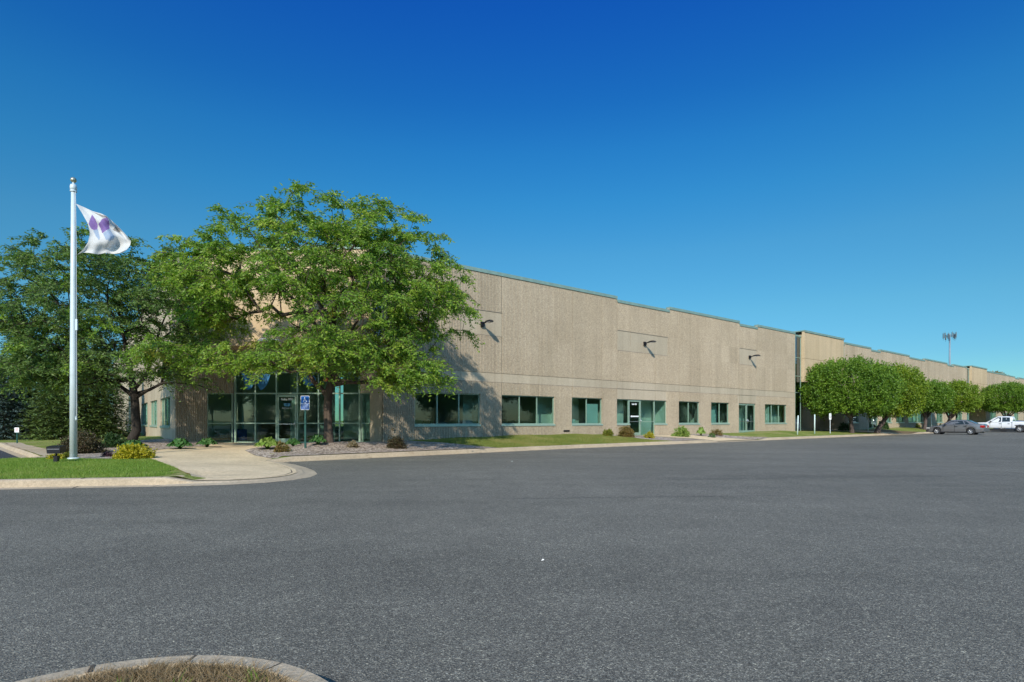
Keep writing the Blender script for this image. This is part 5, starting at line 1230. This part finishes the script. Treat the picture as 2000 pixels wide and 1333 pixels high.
ra = P(1896.5, 849.8, 0); dv = np.array([-UC, US]); rgt = np.array([US, UC])
ctr_ = np.array(ra[:2]) + dv*1.36 + rgt*.8
sd_ = vehicle(sedan, silver, (ctr_[0], ctr_[1], 0), hd_, 'grey metallic sedan parked nose to the kerb, seen from its left side')
pick = dict(name='pickup_truck', cat='pickup truck', len=5.9, axles=(1.95,-1.75), wr=.41, hw=1.0, crown=.02,
    under=[(-2.95,.62),(-2.4,.5),(2.4,.5),(2.95,.52)], body=[(-2.95,1.33),(-1.1,1.33),(-1.0,1.24),(.9,1.20),(1.3,1.2),(2.5,1.16),(2.8,1.08),(2.95,.8)],
    plan=[(-2.95,.93),(-2.8,.98),(0,1.0),(2.4,.98),(2.8,.9),(2.95,.8)],
    cabin=[(-1.05,1.22,1.74,.93,.74),(-.95,1.22,1.90,.94,.74),(-.5,1.21,1.95,.95,.75),(.3,1.2,1.93,.95,.75),(.7,1.2,1.76,.94,.76),(1.42,1.18,1.22,.88,.78)],
    side_windows=[[(-.86,.12),(-.12,.10),(-.12,.92),(-.82,.92)],[(-.02,.10),(1.02,.08),(.72,.55),(.32,.92),(-.02,.92)]],
    seams=[(-.08,-.06,.6,1.15),(1.0,1.02,.6,1.15),(-1.06,-1.03,.55,1.3)], handles=[(.05,1.05),(-.75,1.05)], handlem=blackp, mirror=(.95,1.3), mirrorm=blackp, glassm=sw,
    screens=[[(1.36,-.78,1.27),(1.36,.78,1.27),(.42,.7,1.88),(.42,-.7,1.88)],[(-1.058,-.62,1.38),(-1.058,.62,1.38),(-1.04,.56,1.74),(-1.04,-.56,1.74)]],
    extras=[('tail_light',redl,((-2.96,.8,.85),(-2.85,.985,1.25))),('tail_light',redl,((-2.96,-.985,.85),(-2.85,-.8,1.25))),('headlight',clr,((2.6,.55,.8),(2.9,.92,1.0))),('headlight',clr,((2.6,-.92,.8),(2.9,-.55,1.0))),
            ('bed_floor',blackp,((-2.85,-.85,1.335),(-1.12,.85,1.345))),('rear_bumper',rim,((-3.08,-.9,.5),(-2.9,.9,.68))),('wheel_arch_flare',blackp,((-2.2,.985,.83),(-1.3,1.01,.9))),('wheel_arch_flare',blackp,((-2.2,-1.01,.83),(-1.3,-.985,.9)))])
rb = P(1992, 845.2, 0); ctr_ = np.array(rb[:2]) + dv*1.75 + rgt*.9
vehicle(pick, paint('white_paint_body', (.72,.73,.75), .0, .3), (ctr_[0], ctr_[1], 0), hd_, 'white extended cab pickup truck parked behind the grey sedan, cut by the right edge')
q = np.array(W(UVc(*ctr_)[0]+5.6, 8.2)); vehicle(sedan, paint('blue_metallic', (.03,.12,.28), .5, .3), (q[0], q[1], 0), hd_, 'blue car mostly hidden behind the white pickup, only its roof showing')
q = np.array(W(UVc(*ctr_)[0]+8.6, 7.6)); vehicle(sedan, paint('pale_silver', (.5,.52,.5), .5, .3), (q[0], q[1], 0), hd_, 'pale silver car beyond the pickup bed at the right edge')
sd_.scale = (1.06,)*3
# things across the car park that the windows mirror
gr = 'trees across the car park mirrored in the glass'
for i, (x, y, s_) in enumerate([(62,22,1.3),(69,27,1.5),(75,31,1.4),(82,37,1.5),(90,42,1.5),(98,48,1.5),(108,56,1.5),(118,64,1.5),(57,14,1.5),(54,6,1.4),(51,-3,1.5),(47,-11,1.5),(41,-18,1.4),(34,-25,1.5),(26,-31,1.5),(17,-35,1.5),(8,-37,1.5),(-1,-38,1.6),(-10,-38,1.5),(-19,-38,1.6),(-28,-36,1.5),(-38,-34,1.6)]):
    dup([rA,rB,rE][i%3], (x, y, 0), i*1.1, (s_, s_, s_*1.25), 'leafy tree across the car park, seen only as a reflection in the windows', gr)
cz_ = [o for o in col.objects if o.name.startswith('spruce_tree') and o.parent is None][:3]
for i in range(20): dup(cz_[i%3], (-46+i*4.6, -44-2*math.sin(i), 0), i, (1.5,1.5,1.45), 'spruce behind the car park, seen only as a reflection in the windows', 'spruces mirrored in the glass')
for i in range(14): dup(cz_[i%3], (50+i*5.2+3, -20+i*8.2+6, 0), i, (1.4,1.4,1.35), 'spruce behind the car park, seen only as a reflection in the windows', 'spruces mirrored in the glass')
for i, (x, y) in enumerate([(44,10),(47,13),(50,16.5),(34,-8),(31,-10)]):
    vehicle(sedan, [silver, paint('white_car_paint',(.7,.7,.7),0,.3)][i%2], (x, y, 0), hd_+.1, 'parked car across the car park, seen only as a reflection in the windows')['group'] = 'cars mirrored in the glass'
